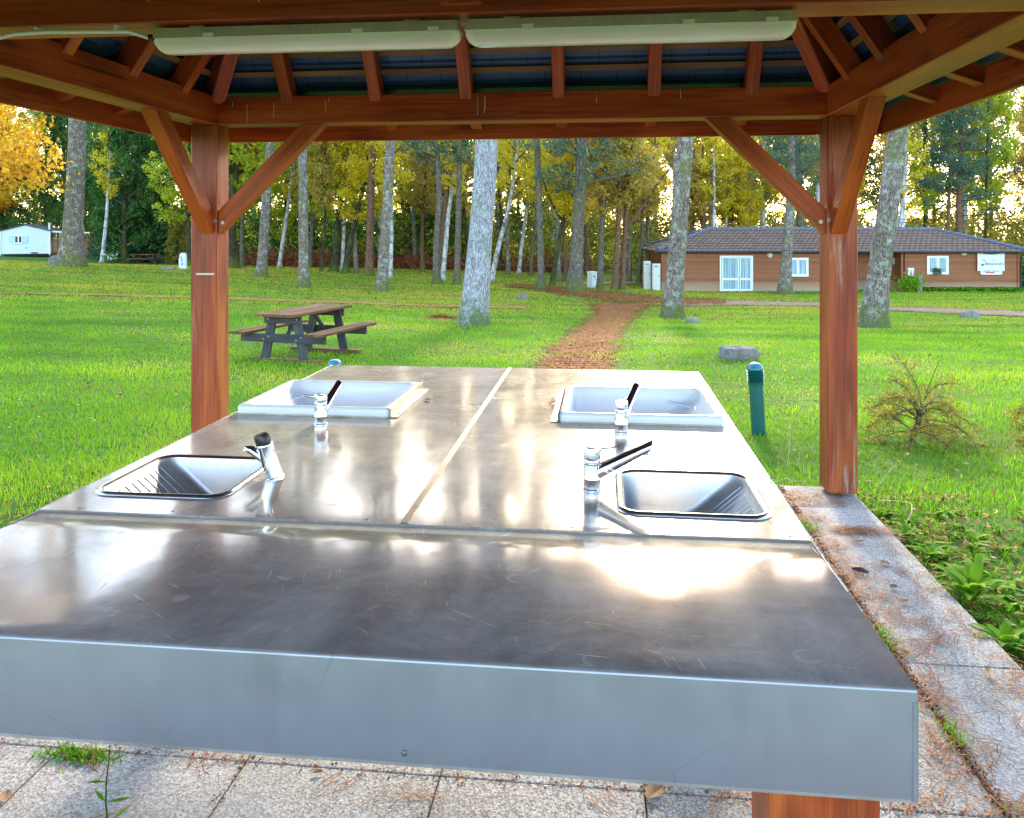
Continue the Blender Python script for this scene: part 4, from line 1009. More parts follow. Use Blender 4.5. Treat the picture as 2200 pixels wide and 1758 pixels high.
# ---------------------------------------------------------------- mobile home and deck at far left
mx,my=at_depth(1,68.5); MZ=-.60
MR=YAW+R(20)
mh=thing('mobile_home','pale blue mobile home with shallow gable at the far left edge of the lawn','mobile home',(mx,my,MZ),MR)
WD,LN=3.62,8.0
def Q(name,mb,mat,parent=mh,**k): return mb.build(name,M[mat],parent,**k)
Q('gable_wall',MB().prism([(0,0,.22),(WD,0,.22),(WD,0,2.12),(WD/2,0,2.62),(0,0,2.12)],(0,.12,0)),'mh_siding')
Q('side_wall',MB().beam((.06,.121,1.17),(.06,LN,1.17),.12,1.9),'mh_siding'); Q('side_wall',MB().beam((WD-.06,.121,1.17),(WD-.06,LN,1.17),.12,1.9),'mh_siding')
Q('rear_wall',MB().prism([(0.121,LN-.13,.22),(WD-.121,LN-.13,.22),(WD-.121,LN-.13,2.12),(WD/2,LN-.13,2.58),(.121,LN-.13,2.12)],(0,.12,0)),'mh_siding')
for s in (0,1):
    a=Vector((-.14 if s==0 else WD+.14,0,2.10)); b=Vector((WD/2,0,2.66))
    Q('roof_panel',MB().prism([a+Vector((0,-.12,0)),b+Vector((0,-.12,0)),b+Vector((0,-.12,.07)),a+Vector((0,-.12,.07))],(0,LN+.24,0)),'mh_trim')
for x in (-.02,WD+.02): Q('corner_trim',MB().beam((x,-.02,.10),(x,-.02,2.12),.10,.10,up=(0,1,0)),'upvc')
Q('chassis',MB().beam((.2,.3,.12),(WD-.2,.3,.12),.2,.16),'chassis_dark'); Q('chassis',MB().beam((WD/2,.41,.10),(WD/2,LN-.4,.10),2.6,.16),'chassis_dark')
w=Q('window',MB().beam((1.03,-.03,1.16),(1.58,-.03,1.16),.06,.05).beam((1.03,-.03,1.72),(1.58,-.03,1.72),.06,.05).beam((1.055,-.032,1.18),(1.055,-.032,1.70),.05,.055,up=(0,1,0)).beam((1.305,-.032,1.18),(1.305,-.032,1.70),.09,.055,up=(0,1,0)).beam((1.555,-.032,1.18),(1.555,-.032,1.70),.05,.055,up=(0,1,0)),'upvc')
for x in (1.18,1.43): MB().box((x,-.01,1.44),(.18,.012,.5)).build('pane',M['dark_pane'],w)
MB().box((1.30,-.06,1.10),(.68,.10,.05)).build('sill',M['upvc'],w)
for x in (.80,1.81): MB().box((x,-.035,1.44),(.40,.04,.58)).build('shutter',M['shutter'],w,bevel=.01)
Q('emblem',MB().prism([(1.75,-.008,.72),(1.88,-.008,.66),(2.02,-.008,.72),(1.95,-.008,.76),(1.82,-.008,.75)],(0,.006,0)),'ink_blue')
Q('gas_tray',MB().box((2.5,-.05,.30),(.5,.10,.10)),'gutter')
Q('chimney',MB().tube([(WD-.2,1.2,2.1),(WD-.2,1.2,2.78)],.09,10).tube([(WD-.2,1.2,2.8),(WD-.2,1.2,2.86)],.13,10),'upvc',smooth=60)
dk=thing('timber_deck','brown slatted timber deck with white-edged roof beside the mobile home','deck',ROOTM[mh.name]@Vector((WD+.1,.3,0)),MR)
def K(name,mb,mat,**k): return mb.build(name,M[mat],dk,**k)
K('deck_floor',MB().beam((0,1.4,.30),(2.75,1.4,.30),2.8,.10),'deck_wood')
for x in (.06,2.72):
    for y in (.06,2.7): K('deck_post',MB().beam((x,y,0),(x,y,2.05),.11,.11,up=(0,1,0)),'deck_wood')
K('deck_roof',MB().beam((-.1,1.35,2.06),(2.95,1.35,1.96),3.0,.08),'deck_wood'); K('roof_edge',MB().beam((-.12,-.17,2.10),(2.97,-.17,1.99),.05,.13),'white_pvc')
for (x0,x1) in ((.12,.95),(.96,1.80),(1.86,2.66)):
    s=MB(); k=0
    while .38+k*.105<1.45: s.beam((x0,.02,.38+k*.105),(x1,.02,.38+k*.105),.03,.075); k+=1
    K('slat_screen',s,'deck_wood')
for k in range(3): K('step',MB().box((3.0+.30*k,.8,.24-.085*k),(.30,1.1,.07)),'deck_wood')
K('stair_rail',MB().beam((2.78,.25,1.10),(3.85,.25,.62),.06,.09).beam((2.78,.25,.75),(3.85,.25,.30),.05,.08),'deck_wood'); K('rail_post',MB().beam((3.85,.25,-.05),(3.85,.25,.80),.09,.09,up=(0,1,0)),'deck_wood')
fb=thing('flower_box','small planter of red flowers hanging on the deck rail','planter',ROOTM[dk.name]@Vector((2.85,.12,1.12)),MR)
MB().beam((-.18,0,.05),(.18,0,.05),.14,.12).build('trough',M['sleeper'],fb)
g=np.random.default_rng(9); n=160; p=g.normal(0,1,(n,3))*np.array([.14,.06,.06])+np.array([0,0,.18]); v,f=leaf_quads(p,.08,.06,0,3); np_mesh('plant',v,f,np.repeat(g.random(n),4),M['leaf_lime'],fb)
n=40; p=g.normal(0,1,(n,3))*np.array([.14,.06,.04])+np.array([0,-.03,.24]); v,f=leaf_quads(p,.07,.07,0,4); np_mesh('blossoms',v,f,np.repeat(g.random(n),4),M['petal'],fb)
# ---------------------------------------------------------------- trees
def trunk_path(base, dx, dy, H, wig, seed, n=16):
    g=random.Random(seed); a,b=g.uniform(0,6),g.uniform(0,6); pts=[]
    for i in range(n+1):
        u=(i/n)**1.25; z=H*u
        wv=wig*(math.sin(a+u*5.2)-math.sin(a))*min(1,u*3)
        w2=wig*(math.cos(b+u*4.1)-math.cos(b))*min(1,u*3)
        pts.append(Vector((dx*z+wv,dy*z+w2,z-.12 if i==0 else z)))
    return pts
def trunk_mesh(m, pts, r0, flare=.35, n=12, top=.35, seed=0):
    H=pts[-1].z; rad=[]
    for p in pts:
        u=max(0,p.z)/H; rad.append(r0*(1-(1-top)*u)*(1+flare*math.exp(-max(0,p.z)/(r0*1.5))))
    b=len(m.V); m.tube(pts,rad,n)
    for k in range(b,len(m.V)):                      # knobbly outline
        v=Vector(m.V[k]); i=(k-b)//n
        if i<len(pts):
            c=pts[i]; d=(v-c); nn=mnoise.noise(Vector((v.x*1.7+seed,v.y*1.7,v.z*.55)))
            lobes=1+ (.16*flare*math.sin(((k-b)%n)*2*math.pi/n*4+seed))*math.exp(-max(0,v.z)/(r0*2)) 
            m.V[k]=tuple(c+d*(1+.10*nn)*lobes)
    return rad
def limb(m, p, d, L, r, g, bend=.25, up=.12, n=5, tip=.25):
    pts=[Vector(p)]; d=Vector(d).normalized()
    for i in range(n):
        d=(d+Vector((g.uniform(-bend,bend),g.uniform(-bend,bend),g.uniform(-bend,bend)*.6+up))).normalized(); pts.append(pts[-1]+d*(L/n))
    m.tube(pts,[r*(1-(1-tip)*i/n) for i in range(n+1)],6,cap=False)
    return pts
def cloud(centers, radii, n_per, L, Wd, seed, droop=0.0, flat=0.0, spread=(1,1,.8), cvar=.45):
    g=np.random.default_rng(seed); C_=np.array([tuple(c) for c in centers]); K=len(C_)
    idx=np.repeat(np.arange(K),n_per); q=g.normal(size=(len(idx),3)); q/=np.linalg.norm(q,axis=1)[:,None]
    q*=(g.random(len(idx))**.45)[:,None]*np.array(spread); P_=C_[idx]+q*np.asarray(radii)[idx][:,None]
    v,f=leaf_quads(P_,L,Wd,droop,seed+1,flat); cr=g.random(K)
    r=np.clip(cvar*cr[idx]+(1-cvar)*g.random(len(idx)),0,1); return v,f,np.repeat(r,4)
# crowns for tall pines (whorled limbs with flat needle plates)
def pine_crown(seed, z0, z1, spread, nb, per, L=.30, Wd=.055):
    g=random.Random(seed); m=MB(); cs_,rs=[],[]
    for k in range(nb):
        u=k/max(1,nb-1); z=z0+(z1-z0)*u; a=k*2.4+g.uniform(-.5,.5); rr=spread*(1-.75*u)*g.uniform(.6,1.15)
        p=limb(m,(0,0,z),(math.cos(a),math.sin(a),g.uniform(-.15,.35)),rr,.045*(1-.6*u)+.015,g,.22,.05)
        for q in p[2:]:
            for s in range(2): cs_.append(q+Vector((g.gauss(0,.35),g.gauss(0,.35),g.gauss(.1,.18)))); rs.append(g.uniform(.35,.75))
    v,f,r=cloud(cs_,rs,per,L,Wd,seed,0,.15,(1,1,.5)); return m,v,f,r
def broad_crown(seed, z0, z1, spread, nb, per, L, Wd, asc=.6, droop=.2, top=None, sub=3, r0=.07):
    g=random.Random(seed); m=MB(); cs_,rs=[],[]
    for k in range(nb):
        u=k/max(1,nb-1); z=z0+(z1-z0)*u*.85; a=k*2.4+g.uniform(-.6,.6); rr=spread*(math.sin(math.pi*(.22+.75*u)))*g.uniform(.7,1.15)
        p=limb(m,(0,0,z),(math.cos(a),math.sin(a),asc*g.uniform(.4,1.3)),rr,r0*(1-.6*u)+.012,g,.3 if r0<.1 else .42,.04,5 if r0<.1 else 9)
        for q in (p[2:] if r0<.1 else p[3::2]):
            for s in range(sub):
                e=Vector((g.gauss(0,.5),g.gauss(0,.5),g.gauss(0,.35)))*rr*.22; cs_.append(q+e); rs.append(g.uniform(.35,.95)*max(.6,rr*.22))
            if g.random()<.5: limb(m,q,(math.cos(a+g.uniform(-1.2,1.2)),math.sin(a+g.uniform(-1.2,1.2)),g.uniform(-.3,.4)),rr*.35,.012,g,.3,0,3)
    v,f,r=cloud(cs_,rs,per,L,Wd,seed,droop); return m,v,f,r

CROWN={}
def crown_kind(key):
    if key in CROWN: return CROWN[key]
    kind,sd=key
    if kind=='pine_high': m,v,f,r=pine_crown(sd,10.5,17,3.0,20,26); lm='leaf_pine'
    elif kind=='pine_low': m,v,f,r=pine_crown(sd,4.6,15,3.3,30,30); lm='leaf_pine'
    elif kind=='pine_mid': m,v,f,r=pine_crown(sd,6.0,12,2.6,22,30); lm='leaf_pine'
    elif kind=='pine_full': m,v,f,r=pine_crown(sd,2.2,14,3.6,40,32); lm='leaf_pine'
    elif kind=='yellow': m,v,f,r=broad_crown(sd,3.2,12,2.6,26,58,.155,.10,.8,.35); lm='leaf_yellow'
    elif kind=='lime': m,v,f,r=broad_crown(sd,3.0,12,3.0,26,58,.155,.10,.6,.2); lm='leaf_lime'
    elif kind=='tan': m,v,f,r=broad_crown(sd,3.5,13,2.4,26,50,.14,.09,.8,.4); lm='leaf_birch'
    elif kind=='green': m,v,f,r=broad_crown(sd,.8,9,3.0,26,42,.22,.14,.4,.1); lm='leaf_green'
    elif kind=='thin': m,v,f,r=broad_crown(sd,5.0,11,1.7,14,16,.17,.11,.8,.3); lm='leaf_yellow'
    elif kind=='short': m,v,f,r=broad_crown(sd,4.0,9.5,2.0,20,26,.18,.11,.8,.3); lm='leaf_birch'
    me=np_mesh('crown',v,f,r,M[lm],parent=False)
    bm=m.build('tmp',M['bark_grey']); bd=bm.data; bpy.data.objects.remove(bm); bd.polygons.foreach_set('use_smooth',[True]*len(bd.polygons))
    CROWN[key]=(me,bd); return CROWN[key]

def tree(name,label,px,py,D,pxt,w,bk,crown,seed,H=None,group='trunks on the lawn and at the wood edge',wig=.12,flare=.35,forks=(),n=12,rowt=310):
    if D is None: x,y,z,D=ground_at(px,py)
    else: x,y=at_depth(px,D); z=gz(x,y)
    zt=EYE-(rowt-HOR)/F*D-z                            # height seen at row rowt
    k=(pxt-px)/F*D/zt
    kind=crown[0]; H=H or {'pine_high':18,'pine_low':15.5,'pine_mid':12.5,'pine_full':14.5,'yellow':12,'lime':12,'tan':13,'green':9,'thin':11,'short':9.5}[kind]
    r0=w*D/F/2
    t=thing(name,label,'tree',(x,y,z),0,group)
    pts=trunk_path(None,0,0,H,wig*r0*2.2,seed)
    # lean seen in the picture, easing to upright higher up
    for p in pts:
        s=k*(p.z if p.z<zt else zt+(p.z-zt)*.45); p.x+=s*cs; p.y+=s*sn
    m=MB(); rad=trunk_mesh(m,pts,r0,flare*1.45,n,.35 if kind!='pine_high' else .5,seed)
    g=random.Random(seed)
    for (fz,fa,fl,fr) in forks:                        # visible forks: height, screen-side angle, length, radius factor
        i=min(range(len(pts)),key=lambda i:abs(pts[i].z-fz)); a=fa
        limb(m,pts[i],(math.sin(a)*cs,math.sin(a)*sn,math.cos(a)),fl,rad[i]*fr,g,.12,.05,6,.5)
    for q in range(g.randint(2,5)):                    # dead snags
        i=g.randint(6,12); a=g.uniform(0,6.28)
        if pts[i].z<H*.85: limb(m,pts[i],(math.cos(a),math.sin(a),g.uniform(-.2,.3)),g.uniform(.4,1.6),.022,g,.3,0,4)
    m.build('trunk',M[bk],t,smooth=70)
    me,bd=crown_kind(crown)
    top=pts[-1]; hh={'pine_high':17,'pine_low':15,'pine_mid':12,'pine_full':14,'yellow':12,'lime':12,'tan':13,'green':9,'thin':11,'short':9.5}[kind]
    # crown follows the upper trunk
    i=min(range(len(pts)),key=lambda i:abs(pts[i].z-H*.62)); o=pts[i]
    rz=g.uniform(0,6.28); sc=H/(hh+ (1 if kind=='pine_high' else .3))
    for nm,dd in (('crown',me),('branches',bd)):
        c=obj_of(nm,dd,t); c.location=(o.x,o.y,0); c.rotation_euler=(0,0,rz); c.scale=(1,1,sc)
    return t
G0='individual trees around the lawn'
T=[ # name,label, base px, base row, D, px at row 310, width px, bark, crown, extra
('oak_tree','thick pale lichen-covered trunk with mossy foot beside the mobile home deck',153,571,42,166,42,'bark_lichen',('pine_high',1),dict(flare=.55,n=20)),
('pine_tree','leaning grey lichened trunk on the lawn just right of the left post',560,593,42,584,21,'bark_lichen',('pine_high',2),dict(flare=.5,n=14)),
('pine_tree','straight grey-brown trunk with lichen, second on the lawn right of the left post',653,617,37,649,22,'bark_lichen',('pine_high',1),dict(n=14)),
('birch_tree','slim pale birch behind the two trunks right of the left post',600,560,58,634,9,'bark_birch',('thin',1),{}),
('broadleaf_tree','mossy dark slender trunk, left one of the leaning pair above the picnic table',717,584,52,737,14,'bark_dark',('lime',1),dict(flare=.5)),
('broadleaf_tree','mossy dark crooked trunk, right one of the leaning pair above the picnic table',742,592,50,779,13,'bark_dark',('yellow',2),dict(flare=.5,wig=.5)),
('birch_tree','thin grey birch between the dark leaning pair and the red pine',735,578,54,747,8,'bark_birch',('thin',2),{}),
('pine_tree','dark reddish pine trunk standing left of the lichen-footed pine and its birch',792,588,48,803,17,'bark_pine',('pine_high',2),dict(flare=.45)),
('pine_tree','greyish pine trunk with lichened foot touching the black and white birch',820,619,36,838,23,'bark_lichen',('pine_high',1),dict(n=14)),
('birch_tree','black and white birch tucked behind the lichen-footed pine',838,588,47,853,10,'bark_birch',('thin',1),dict(wig=.4)),
('pine_tree','grey-brown curved pine in front of the reddish pine, left of the pale trunk',939,603,43,921,16,'bark_grey',('pine_mid',1),dict(wig=.6)),
('pine_tree','reddish slanting pine rising behind the curved grey pine',946,592,48,966,14,'bark_pine',('pine_high',2),{}),
('birch_tree','pale leaning birch between the slanting red pine and the thin brown pine',950,596,46,987,11,'bark_birch',('thin',2),dict(wig=.4)),
('pine_tree','thin brown pine standing immediately left of the big pale trunk',982,604,43,986,14,'bark_grey',('pine_high',1),{}),
('pine_tree','big pale whitish leaning trunk in the middle of the lawn beyond the table',1016,700,20,1050,55,'bark_white',('pine_high',2),dict(flare=.34,n=24)),
('birch_tree','thin birch leaning out just right of the big pale trunk',1056,592,47,1104,11,'bark_birch',('thin',1),dict(wig=.6)),
('birch_tree','very thin birch halfway between the pale trunk and the brown pine by the path',1115,578,57,1137,9,'bark_birch',('thin',2),dict(wig=.3)),
('pine_tree','straight brown pine trunk, first one right of the big pale trunk',1163,606,42,1157,16,'bark_grey',('pine_high',1),dict(flare=.45)),
('broadleaf_tree','dark mossy leaning forked tree left of the thick dark pine',1185,597,45,1236,11,'bark_dark',('yellow',1),dict(forks=((3.4,-.55,3.2,.7),(4.2,.5,3,.6)))),
('pine_tree','thick dark grey pine trunk behind the service pedestal',1236,617,41,1243,30,'bark_grey',('pine_low',1),dict(flare=.4,n=16)),
('pine_tree','forked brown pine just right of the service pedestal',1288,600,44,1305,14,'bark_grey',('short',2),dict(forks=((4.0,-.22,4,.85),))),
('pine_tree','slim reddish pine, left of the reddish pair near the cabin end',1320,599,44,1338,14,'bark_pine',('short',1),dict(H=11)),
('pine_tree','slim reddish pine with a side limb, right of the reddish pair near the cabin end',1336,599,44.5,1357,13,'bark_pine',('short',2),dict(H=11,forks=((3.0,.62,4.5,.7),))),
('pine_tree','leaning lichen-covered trunk beside the path in front of the cabin\'s left end',1444,686,26,1469,39,'bark_lichen',('pine_high',2),dict(flare=.34,n=20,H=19)),
('pine_tree','grey pine trunk standing against the cabin front right of its glazed door',1686,626,43.5,1699,26,'bark_lichen',('pine_mid',2),dict(n=16)),
('pine_tree','green-lichened leaning trunk just right of the right post',1875,705,22,1919,47,'bark_lichen',('pine_high',1),dict(flare=.36,n=22)),
('pine_tree','grey pine rising behind the cabin roof left of the right brace',1488,600,60,1490,13,'bark_grey',('short',1),{}),
('pine_tree','brown pine behind the cabin roof, second from its left hip',1510,600,59,1512,15,'bark_pine',('short',2),{}),
('birch_tree','pale thin birch behind the left half of the cabin roof',1530,600,58,1534,9,'bark_birch',('thin',2),{}),
('birch_tree','leaning slim birch behind the cabin roof left of the brown pine',1552,600,60,1572,9,'bark_birch',('thin',1),{}),
('pine_tree','warm brown pine behind the cabin roof under the right brace',1570,600,61,1576,14,'bark_pine',('short',1),{}),
('broadleaf_tree','dark slender trunk behind the cabin roof between the brown pine and the grey one',1589,600,60,1592,12,'bark_dark',('yellow',1),{}),
('pine_tree','thin dark trunk behind the cabin roof further right under the brace',1620,600,62,1622,11,'bark_grey',('short',2),{}),
('pine_tree','grey pine behind the cabin roof just left of the right post',1727,600,60,1716,20,'bark_grey',('pine_low',2),{}),
('birch_tree','black and white birch behind the green-lichened trunk at right',1936,600,56,1944,16,'bark_birch',('thin',2),{}),
('pine_tree','slim red pine rising behind the right half of the cabin roof, left of the two',2036,600,60,2040,11,'bark_pine',('pine_mid',1),{}),
('pine_tree','stouter red pine rising behind the right half of the cabin roof, right of the two',2061,600,60,2064,17,'bark_pine',('pine_low',2),{}),
('birch_tree','slim birch leaning in front of the dark conifers at left',219,552,62,240,9,'bark_birch',('thin',1),dict(wig=.5)),
('broadleaf_tree','mossy trunk hidden half behind the left post beside the white marker',406,576,56,409,14,'bark_dark',('lime',2),dict(flare=.6)),
]
for i,(nm,lab,px,py,D,pxt,w,bk,cr,kw) in enumerate(T):
    tree(nm,lab,px,py,D,pxt,w,bk,cr,100+i,group=G0,**kw)

rg=random.Random(12)
for i,px in enumerate((520,618,668,690,765,868,892,908,1008,1076,1092,1140,1202,1216,1262,1352,1372,1392)):
    D=rg.uniform(50,64); tree('slim_tree','slim straight trunk among the trees at the edge of the wood, far across the lawn',px,None,D,px+rg.uniform(-16,22),rg.uniform(7,11),rg.choice(['bark_grey','bark_grey','bark_dark','bark_pine','bark_lichen']),(rg.choice(['thin','short']),rg.choice([1,2])),300+i,group='slim straight trunks at the edge of the wood',wig=.4,n=8)
# broad oaks whose crowns hang into view
def oak(name,label,px,D,H,r0,z0,spread,seed,lm,nb,per,L,Wd,bk='bark_dark',asc=.25,droop=.25):
    x,y=at_depth(px,D); z=gz(x,y); t=thing(name,label,'tree',(x,y,z),0,G0)
    pts=trunk_path(None,0,0,H*.7,.25,seed); m=MB(); trunk_mesh(m,pts,r0,.5,14,.5,seed); m.build('trunk',M[bk],t,smooth=70)
    m2,v,f,r=broad_crown(seed,z0,H,spread,nb,per,L,Wd,asc,droop,sub=3,r0=r0*.42)
    b=m2.build('branches',M[bk],t,smooth=70); np_mesh('crown',v,f,r,M[lm],t); return t
oak('oak_tree','golden oak whose leafy branches hang in from the left edge above the mobile home',-300,27,19,.38,3.4,8.2,41,'leaf_gold',52,100,.17,.12,asc=.05,droop=.35)
oak('oak_tree','yellow-green oak with dark mossy limbs spreading behind the left post',500,52,13,.36,5.0,6.8,42,'leaf_lime',22,60,.26,.17,asc=.25)
oak('oak_tree','second golden oak far behind the mobile home',-40,78,14,.4,4.0,7.5,43,'leaf_gold',20,44,.30,.2)

# dark conifers, thuja column and shrubs at the wood edge (left)
def cone_shrub(name,label,cat,px,D,H,rad,lm,seed,nclump=150,per=34,L=.24,Wd=.10,group=None,round_=.5):
    x,y=at_depth(px,D); z=gz(x,y); t=thing(name,label,cat,(x,y,z),0,group); g=random.Random(seed); cs_,rs=[],[]
    for k in range(nclump):
        u=g.random(); a=g.uniform(0,6.28); rr=rad*((1-u)**round_)*(.55+.5*g.random()); cs_.append((rr*math.cos(a),rr*math.sin(a),.1+H*u)); rs.append(rad*.22*(1.1-.5*u))
    v,f,r=cloud(cs_,rs,per,L,Wd,seed,.3); np_mesh('foliage',v,f,r,M[lm],t)
    MB().tube([(0,0,-.1),(0,0,H*.9)],[.14,.03],8).build('stem',M['bark_dark'],t,smooth=60); return t
GC='dark conifers at the wood edge'
cone_shrub('conifer_tree','broad blue-green conifer standing behind the wooden stake','conifer',272,68,6.0,2.6,'leaf_blue',1,220,40,group=GC)
cone_shrub('conifer_tree','blue-green conifer with drooping boughs left of the thuja column','conifer',322,67,6.4,2.5,'leaf_blue',2,220,40,group=GC)
cone_shrub('conifer_tree','dark conifer left of the slim leaning birch, beside the deck','conifer',196,79,8.5,2.6,'leaf_green',3,220,40,group=GC)
cone_shrub('conifer_tree','dark conifer rising behind the mobile home roof','conifer',95,80,9.5,3.2,'leaf_green',4,220,40,group=GC)
cone_shrub('conifer_tree','dark green tree behind the mobile home at the picture edge','conifer',15,84,9.5,3.4,'leaf_green',5,220,40,group=GC)
cone_shrub('thuja_shrub','tall brown-green thuja column just left of the left post','shrub',379,60,4.4,.72,'shrub_leaf',6,160,46,.2,.06,round_=.25)
x,y=at_depth(237,62); z=gz(x,y); t=thing('flowering_shrub','small pale-flowered bush near the stake at the wood edge','shrub',(x,y,z)); g=np.random.default_rng(3)
n=220; p=g.normal(0,1,(n,3))*np.array([.22,.22,.16])+np.array([0,0,.42]); v,f=leaf_quads(p,.13,.09,0,3); np_mesh('foliage',v,f,np.repeat(g.random(n),4),M['weed'],t)
n=60; p=g.normal(0,1,(n,3))*np.array([.20,.20,.14])+np.array([0,-.05,.50]); v,f=leaf_quads(p,.13,.12,0,4); np_mesh('blossoms',v,f,np.repeat(g.random(n),4),M['paper'],t)
# porch plant and hedge at the cabin
q=cabpt(1936,-1.3); z=gz(q.x,q.y); t=thing('porch_shrub','bright yellow-green leafy shrub growing in front of the cabin porch','shrub',(q.x,q.y,z)); g=np.random.default_rng(6)
n=700; p=g.normal(0,1,(n,3))*np.array([.30,.22,.24])+np.array([0,0,.50]); p[:,2]=np.abs(p[:,2]); v,f=leaf_quads(p,.22,.07,.3,3); np_mesh('foliage',v,f,np.repeat(g.random(n)*.4+.6,4),M['weed'],t)
st=MB()
for k in range(14):
    a=k*.9; st.tube([(0,0,-.02),(math.cos(a)*.12,math.sin(a)*.1,.5),(math.cos(a)*.25,math.sin(a)*.2,1.3)],[.012,.009,.004],5)
st.build('stems',M['twig'],t)
def hedge(name,label,pts,h,w,lm,seed,n=5000):
    g=np.random.default_rng(seed); a=np.array(pts); P_=[]
    k=g.random(n)*(len(a)-1); i=k.astype(int); fr=(k-i)[:,None]; q=a[i]*(1-fr)+a[i+1]*fr
    x=q[:,0]+g.normal(0,w*.35,n); y=q[:,1]+g.normal(0,w*.35,n); zz=terrain(x,y)+g.random(n)**.7*h
    v,f=leaf_quads(np.stack([x,y,zz],1),.16,.11,.1,seed); o=np_mesh(name,v,f,np.repeat(g.random(n),4),M[lm]); return tag(o,label,'hedge')
q1=cabpt(2205,1.5); q2=cabpt(2330,2.5); hedge('green_hedge','dark clipped hedge beyond the right end of the cabin',[(q1.x,q1.y),(q2.x,q2.y)],1.6,.8,'leaf_green',5,5000)
q1=cabpt(1950,-.5); q2=cabpt(2180,-.5); hedge('border_plants','low green border plants along the foot of the cabin wall',[(q1.x,q1.y),(q2.x,q2.y)],.22,.4,'weed',6,3500)

# ---------------------------------------------------------------- trees filling the wood behind
GF={'yellow':'yellow-leaved trees inside the wood','lime':'yellow-green trees inside the wood','tan':'tan-leaved birches inside the wood','green':'dark green understorey trees inside the wood','pine_full':'blue-green pines inside the wood','short':'low tan trees behind the cabin gap'}
LF={'yellow':'slender tree with bright yellow leaves inside the wood behind the lawn','lime':'slender yellow-green leafed tree inside the wood behind the lawn','tan':'slender birch with fading tan leaves inside the wood behind the lawn','green':'low dark green understorey tree at the foot of the wood','pine_full':'blue-green pine with low branches inside the wood','short':'short thin-crowned tree with tan leaves inside the wood'}
NF={'yellow':'birch_tree','lime':'broadleaf_tree','tan':'birch_tree','green':'broadleaf_tree','pine_full':'pine_tree','short':'birch_tree'}
g=random.Random(77)
fill=[]
px=-900
while px<2750:
    for D in (g.uniform(63,69),g.uniform(71,80)):
        p=px+g.uniform(-40,40)
        if p<235: D+=19
        if p<430: kd=g.choice(['green','green','lime','yellow','green'])
        elif p<860: kd=g.choice(['lime','yellow','green','yellow','tan'])
        elif p<1240: kd=g.choice(['yellow','tan','green','lime','yellow','pine_full'])
        elif p<1640: kd=g.choice(['yellow','short','yellow','short'])
        else: kd=g.choice(['yellow','pine_full','tan','pine_full','lime'])
        fill.append((p,D,kd))
    px+=78
PROTO={}
for (p,D,kd) in fill:
    x,y=at_depth(p,D); z=gz(x,y); sd=g.choice([1,2])
    if (kd,sd) not in PROTO:
        bk={'yellow':'bark_birch','lime':'bark_dark','tan':'bark_birch','green':'bark_dark','pine_full':'bark_pine','short':'bark_birch'}[kd]
        PROTO[(kd,sd)]=tree(NF[kd],LF[kd],p,None,D,p+g.uniform(-8,8),9,bk,(kd,sd),500+sd,group=GF[kd],n=8)
        continue
    o=copy_tree(PROTO[(kd,sd)]); o.location=(x,y,z); o.rotation_euler=(0,0,g.uniform(0,6.28)); s=g.uniform(.85,1.25)
    if 1240<p<1640: s=min(s,.95)
    o.scale=(s,s,s*(1.95 if 1290<p<1520 else g.uniform(1.6,2.1)))
# the far wood as one mass, and its dark undergrowth
def mass(name,n,Dr,pr,zr,L,Wd,lm,seed,zpow=1.0,gap=None):
    g=np.random.default_rng(seed); K=n//28
    D=Dr[0]+(Dr[1]-Dr[0])*g.random(K); p=pr[0]+(pr[1]-pr[0])*g.random(K); Lx=(p-CX)/F*D
    x,y=Lx*cs-D*sn,Lx*sn+D*cs; h=zr[0]+(zr[1]-zr[0])*g.random(K)**zpow
    if gap is not None: h=np.where((p>gap[0])&(p<gap[1]),h*gap[2],h)
    c=np.stack([x,y,terrain(x,y)+h],1); v,f,r=cloud(c,g.uniform(.5,1.5,K),28,L,Wd,seed,.2)
    return tag(np_mesh(name,v,f,r,M[lm]),kind='stuff')
mass('undergrowth',14000,(84,92),(-900,220),(0,4.4),.28,.17,'leaf_green',27,1.0)
mass('undergrowth',48000,(63,80),(215,1000),(0,4.4),.28,.17,'leaf_green',21,1.1)
mass('undergrowth',80000,(63,80),(850,2900),(0,4.4),.28,.17,'leaf_olive',28,1.0)
mass('undergrowth',26000,(62,76),(430,1400),(0,5.0),.22,.13,'leaf_lime',22,1.0)
mass('far_wood',110000,(86,106),(-1300,3000),(0,24),.36,.22,'leaf_green',23,1.3,(1350,1480,.95))
mass('far_wood',150000,(86,108),(-1200,3000),(.5,28),.37,.23,'leaf_yellow',24,1.25,(1350,1480,.95))
mass('far_wood',90000,(86,108),(300,3000),(.5,28),.37,.23,'leaf_birch',25,1.25,(1350,1480,.95))
mass('bracken',9000,(59.5,62.5),(470,1260),(0,.85),.26,.12,'bracken',26,1.3)
# ---------------------------------------------------------------- ground sheet
def axis(lim, n, k): 
    t=np.linspace(-1,1,n); return lim*np.sinh(k*t)/np.sinh(k)
ax=axis(420,260,5.2); ay=axis(420,260,5.2)+12
gxx,gyy=np.meshgrid(ax,ay); zz=terrain(gxx,gyy)
inslab=(gxx>-2.75)&(gxx<1.55)&(gyy>-.75)&(gyy<5.2)
zz=np.where(inslab,np.minimum(zz,-.07),zz)
nx_=len(ax); I=np.arange(nx_*len(ay)).reshape(len(ay),nx_)
fq=np.stack([I[:-1,:-1],I[:-1,1:],I[1:,1:],I[1:,:-1]],-1).reshape(-1,4)
gr=np_mesh('lawn_ground',np.stack([gxx,gyy,zz],-1).reshape(-1,3),fq,None,M['lawn']); tag(gr,kind='structure')
gr.data.polygons.foreach_set('use_smooth',[True]*len(gr.data.polygons))

